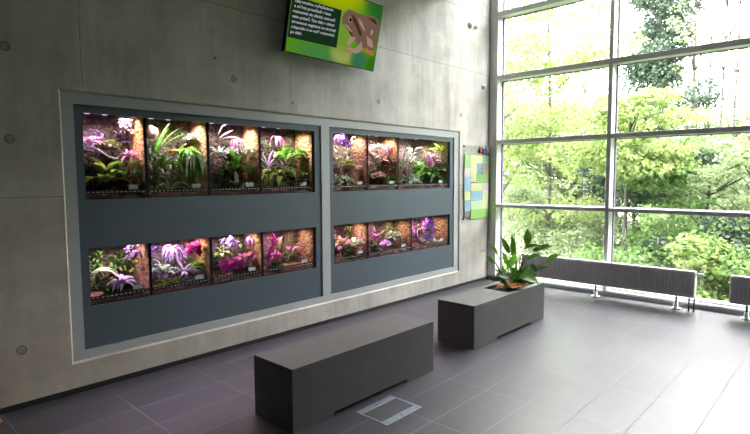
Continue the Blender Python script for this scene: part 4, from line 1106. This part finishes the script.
TG = dict(light=leaf('foliage_yellow_green', (0.215,0.28,0.085), (0.155,0.22,0.065), 0.5, 1.2),
          mid=leaf('foliage_green', (0.13,0.21,0.06), (0.075,0.145,0.04), 0.5, 1.5),
          deep=leaf('foliage_deep_green', (0.050,0.080,0.050), (0.035,0.062,0.036), 0.3, 1.5),
          pale=leaf('foliage_pale', (0.20,0.25,0.125), (0.15,0.20,0.09), 0.5, 1.0))
def foliage_mesh(name, mat, parent, clumps, nleaf, size, seed, flat=0.5, droop=0.3):
    # clumps: (x,y,z,r) in metres
    g = np.random.default_rng(seed); V = []; 
    cs = np.array(clumps); w = cs[:,3]**2; idx = g.choice(len(cs), nleaf, p=w/w.sum())
    d = g.normal(size=(nleaf,3)); d /= np.linalg.norm(d, axis=1, keepdims=True)
    r = g.uniform(0.25,1,size=(nleaf,1))**0.5
    c = cs[idx,:3] + d*r*cs[idx,3:4]*np.array([1,1,flat])
    a = g.normal(size=(nleaf,3)); a[:,2] = a[:,2]*0.5-droop; a /= np.linalg.norm(a, axis=1, keepdims=True)
    b = g.normal(size=(nleaf,3)); b -= (b*a).sum(1, keepdims=True)*a; b /= np.linalg.norm(b, axis=1, keepdims=True)
    s = size*g.uniform(0.6,1.3,size=(nleaf,1))
    nrm = np.cross(a, b)
    p0 = c; p1 = c+a*s*0.5+b*s*0.32+nrm*s*0.06; p2 = c+a*s; p3 = c+a*s*0.5-b*s*0.32+nrm*s*0.06
    V = np.stack([p0,p1,p2,p3], 1).reshape(-1,3)
    o0 = np.array(parent.location); V = V-o0
    me = bpy.data.meshes.new(name); me.vertices.add(len(V)); me.vertices.foreach_set('co', V.astype(np.float32).ravel())
    me.loops.add(nleaf*4); me.loops.foreach_set('vertex_index', np.arange(nleaf*4, dtype=np.int32))
    me.polygons.add(nleaf); me.polygons.foreach_set('loop_start', np.arange(0, nleaf*4, 4, dtype=np.int32))
    me.materials.append(mat); me.update(calc_edges=True); me.validate()
    o = bpy.data.objects.new(name, me); COL.objects.link(o); o.parent = parent
    return o
def az(px):   # compass bearing of things outside, by where they stand along the window
    return math.radians(47.07)+math.atan((px-375)/521.85)
def outside(px, dist): return (dist*math.sin(az(px)), -D*S+dist*math.cos(az(px)))
def tree(name, cat, label, px, dist, z0, z1, rad, mat, nleaf, size, seed, nclump=40, crad=(0.35,0.7), trunk=0.09, flat=0.5, spread='ball', group=None, lean=0.0, nbr=14, droop=0.3):
    g = random.Random(seed)
    x, y = outside(px, dist); base = gz(x, y)
    t = bpy.data.objects.new(name, None); COL.objects.link(t); t.location = (x, y, base); tag(t, label, cat, group)
    cl = []
    zc, hz = (z0+z1)/2, (z1-z0)/2
    for i in range(nclump):
        while True:
            a = Vector((g.uniform(-1,1), g.uniform(-1,1), g.uniform(-1,1)))
            if a.length <= 1 and a.length > 0.25: break
        k = 1.0
        if spread == 'cone': k = 0.35+0.65*(1-(a.z+1)/2)
        cl.append((x+a.x*rad*k+lean*(a.z+1)*0.5, y+a.y*rad*k, zc+a.z*hz, g.uniform(*crad)))
    foliage_mesh('foliage', mat, t, cl, nleaf, size, seed, flat, droop)
    tr = MB(); top = z1-hz*0.25
    pts = []; rr = []
    for i in range(10):
        q = i/9; pts.append(Vector(((x+lean*q*0.7+math.sin(q*5+seed)*0.07*rad), (y+math.cos(q*4+seed)*0.05*rad), base-0.05+(top-base)*q))/S); rr.append(trunk*(1-0.75*q)/S)
    tr.tube(pts, rr, 9)
    for i in range(min(nbr, len(cl))):
        c = Vector(cl[i][:3])/S; k = max(2, min(8, int(9*(c.z*S-base-0.25*rad)/(top-base+1e-6))))
        s0 = pts[k]; tr.tube([s0, s0.lerp(c, 0.5)+Vector((0,0,0.03)), c], [trunk*0.35/S, trunk*0.22/S, trunk*0.06/S], 5)
    tr.build('trunk', M['trunk'], t)
    return t
# near trees and shrubs
tree('leafy_tree','tree','tall yellow-green tree filling the left window bay', 545, 13.0, 0.4, 8.2, 2.3, TG['light'], 16000, 0.10, 1, 75, (0.35,0.75), 0.055)
tree('leafy_tree','tree','yellow-green tree leaning beside the corner of the concrete wall', 498, 12.0, 0.9, 6.8, 1.5, TG['light'], 6500, 0.10, 2, 34, (0.3,0.6), 0.05)
tree('ivy_clad_tree','tree','dark narrow ivy-clad tree behind the upper right panes', 655, 20.0, 2.2, 10.0, 0.95, TG['deep'], 17000, 0.13, 3, 95, (0.3,0.5), 0.14, flat=0.9)
tree('leafy_tree','tree','bright yellow-green tree right of the middle mullion', 628, 11.5, 1.3, 3.3, 0.95, TG['light'], 8000, 0.10, 4, 34, (0.25,0.5), 0.06, flat=0.4, droop=0.7)
tree('dark_shrub','shrub','dark evergreen shrub below the bright yellow-green tree', 635, 12.8, 0.7, 2.3, 0.9, TG['deep'], 5000, 0.10, 5, 18, (0.3,0.5), 0.05)
tree('spreading_tree','tree','light green tree with flat spreading branches at the right', 705, 12.5, 0.9, 2.6, 1.9, TG['mid'], 8000, 0.10, 6, 34, (0.3,0.6), 0.06, flat=0.25)
tree('spreading_tree','tree','light green layered tree at the right edge of the glass', 752, 12.0, 0.6, 3.0, 1.5, TG['pale'], 6000, 0.10, 7, 26, (0.3,0.6), 0.06, flat=0.3)
for k, (px, d, z0, z1, r, mt, lab) in enumerate([
    (628,11.0,-1.1,0.9,1.0,'mid','round green shrub just right of the middle mullion'),
    (662,10.4,-1.2,0.8,1.0,'mid','dense green shrub behind the middle of the long radiator glass'),
    (697,10.8,-1.2,0.9,1.0,'deep','darker green shrub left of the gap between the radiators'),
    (727,10.0,-1.3,0.7,0.95,'light','yellow-green shrub seen between the two radiators'),
    (762,10.5,-1.3,0.9,1.1,'mid','green shrub behind the second radiator'),
    (600,12.5,-1.0,0.9,0.9,'pale','pale green shrub behind the middle mullion'),
    (560,14.5,-0.9,1.4,1.3,'pale','pale green bush low in the left bay'),
    (515,14.0,-0.9,1.6,1.2,'pale','pale bush behind the peace lily'),
    (675,15.0,-0.9,1.5,1.5,'mid','broad green bush behind the shrubs, left of the gap between the radiators'),
    (725,16.0,-0.9,1.5,1.5,'pale','broad pale bush behind the yellow-green shrub')]):
    tree('shrub','shrub',lab,px,d,z0,z1,r,TG[mt],5500,0.10,20+k,20,(0.3,0.55),0.04,flat=0.7,group='shrubs under the window',nbr=8)
# slim trunks at the right with thin crowns
for k, (px, d, z1, r, tw) in enumerate([(690,19,8.5,0.8,0.09),(706,23,9.5,0.9,0.07),(719,21,9.0,0.8,0.06),(731,18,8.0,0.7,0.05),(746,24,10.0,1.2,0.07),(612,26,10,1.4,0.08),(583,24,9,1.5,0.08)]):
    tree('slim_tree','tree',['slim tree nearest the dark ivy-clad one','slim tree second right of the ivy-clad one','slim tree third right of the ivy-clad one','slim tree fourth right of the ivy-clad one','pale slim tree at the right edge of the panes','slim far tree seen beside the middle mullion','slim far tree in the left bay'][k],
         px, d, 2.2, z1, r, TG['pale'], 700 if k < 5 else 900, 0.12, 40+k, 26, (0.25,0.5), tw, flat=0.5, group='slim trees beyond the shrubs', nbr=18)
tree('ivy_clad_tree','tree','short ivy-wrapped trunk behind the spreading branches', 693, 17.0, 0.9, 4.2, 0.5, TG['deep'], 3500, 0.11, 60, 14, (0.25,0.45), 0.12, flat=0.9)
# the wood further off
far = [(470,26),(500,30),(527,27),(556,31),(585,28),(615,30),(645,27),(675,31),(703,28),(735,30),(765,27),(800,29),(840,26)]
for k, (px, d) in enumerate(far):
    tree('distant_tree','tree','tall green tree out of view, added to shade the room', px, d, -0.6, (3.4 if k % 2 else 4.0) + (2.2 if px < 640 else 0.4), 2.3, TG['pale'] if k % 3 else TG['mid'], 9500, 0.18, 80+k, 40, (0.6,1.0), 0.14, flat=0.6, group='distant wood')

# unseen trees added right of the view to darken the left wall
for k in range(9):
    tree('distant_tree','tree','tall green tree out of view, added to shade the room', 375+521.85*math.tan(math.radians(min(83, 53+4.2*k))), 19+(k%3)*2.5 if k < 7 else 22, -0.6, 9.5+(k%2)*1.5, 3.0, TG['mid'], 3600, 0.42, 120+k, 40, (0.8,1.3), 0.16, flat=0.7, group='distant wood')

# ------------------------------------------------------------------ light
wd = bpy.data.worlds.new('overcast_sky'); scene.world = wd; wd.use_nodes = True
bg = wd.node_tree.nodes['Background']; bg.inputs[0].default_value = (1.0,0.965,1.0,1); 
_nt = wd.node_tree
_tc = N(_nt, 'ShaderNodeTexCoord'); _sp = N(_nt, 'ShaderNodeSeparateXYZ'); _nt.links.new(_tc.outputs['Generated'], _sp.inputs[0])
_r = N(_nt, 'ShaderNodeMapRange'); _r.inputs[1].default_value = 0.0; _r.inputs[2].default_value = 1.0; _r.inputs[3].default_value = 16.0; _r.inputs[4].default_value = 50.0
_nt.links.new(_sp.outputs[2], _r.inputs[0]); _nt.links.new(_r.outputs[0], bg.inputs[1])   # overcast sky, brighter overhead
scene.view_settings.view_transform = 'Standard'; scene.view_settings.look = 'None'
scene.view_settings.gamma = 1; scene.view_settings.exposure = 0.0; scene.view_settings.use_curve_mapping = False
scene.cycles.use_denoising = True
scene.cycles.max_bounces = 10; scene.cycles.diffuse_bounces = 5; scene.cycles.transparent_max_bounces = 12
scene.cycles.sample_clamp_indirect = 6.0
scene.cycles.caustics_reflective = False; scene.cycles.caustics_refractive = False
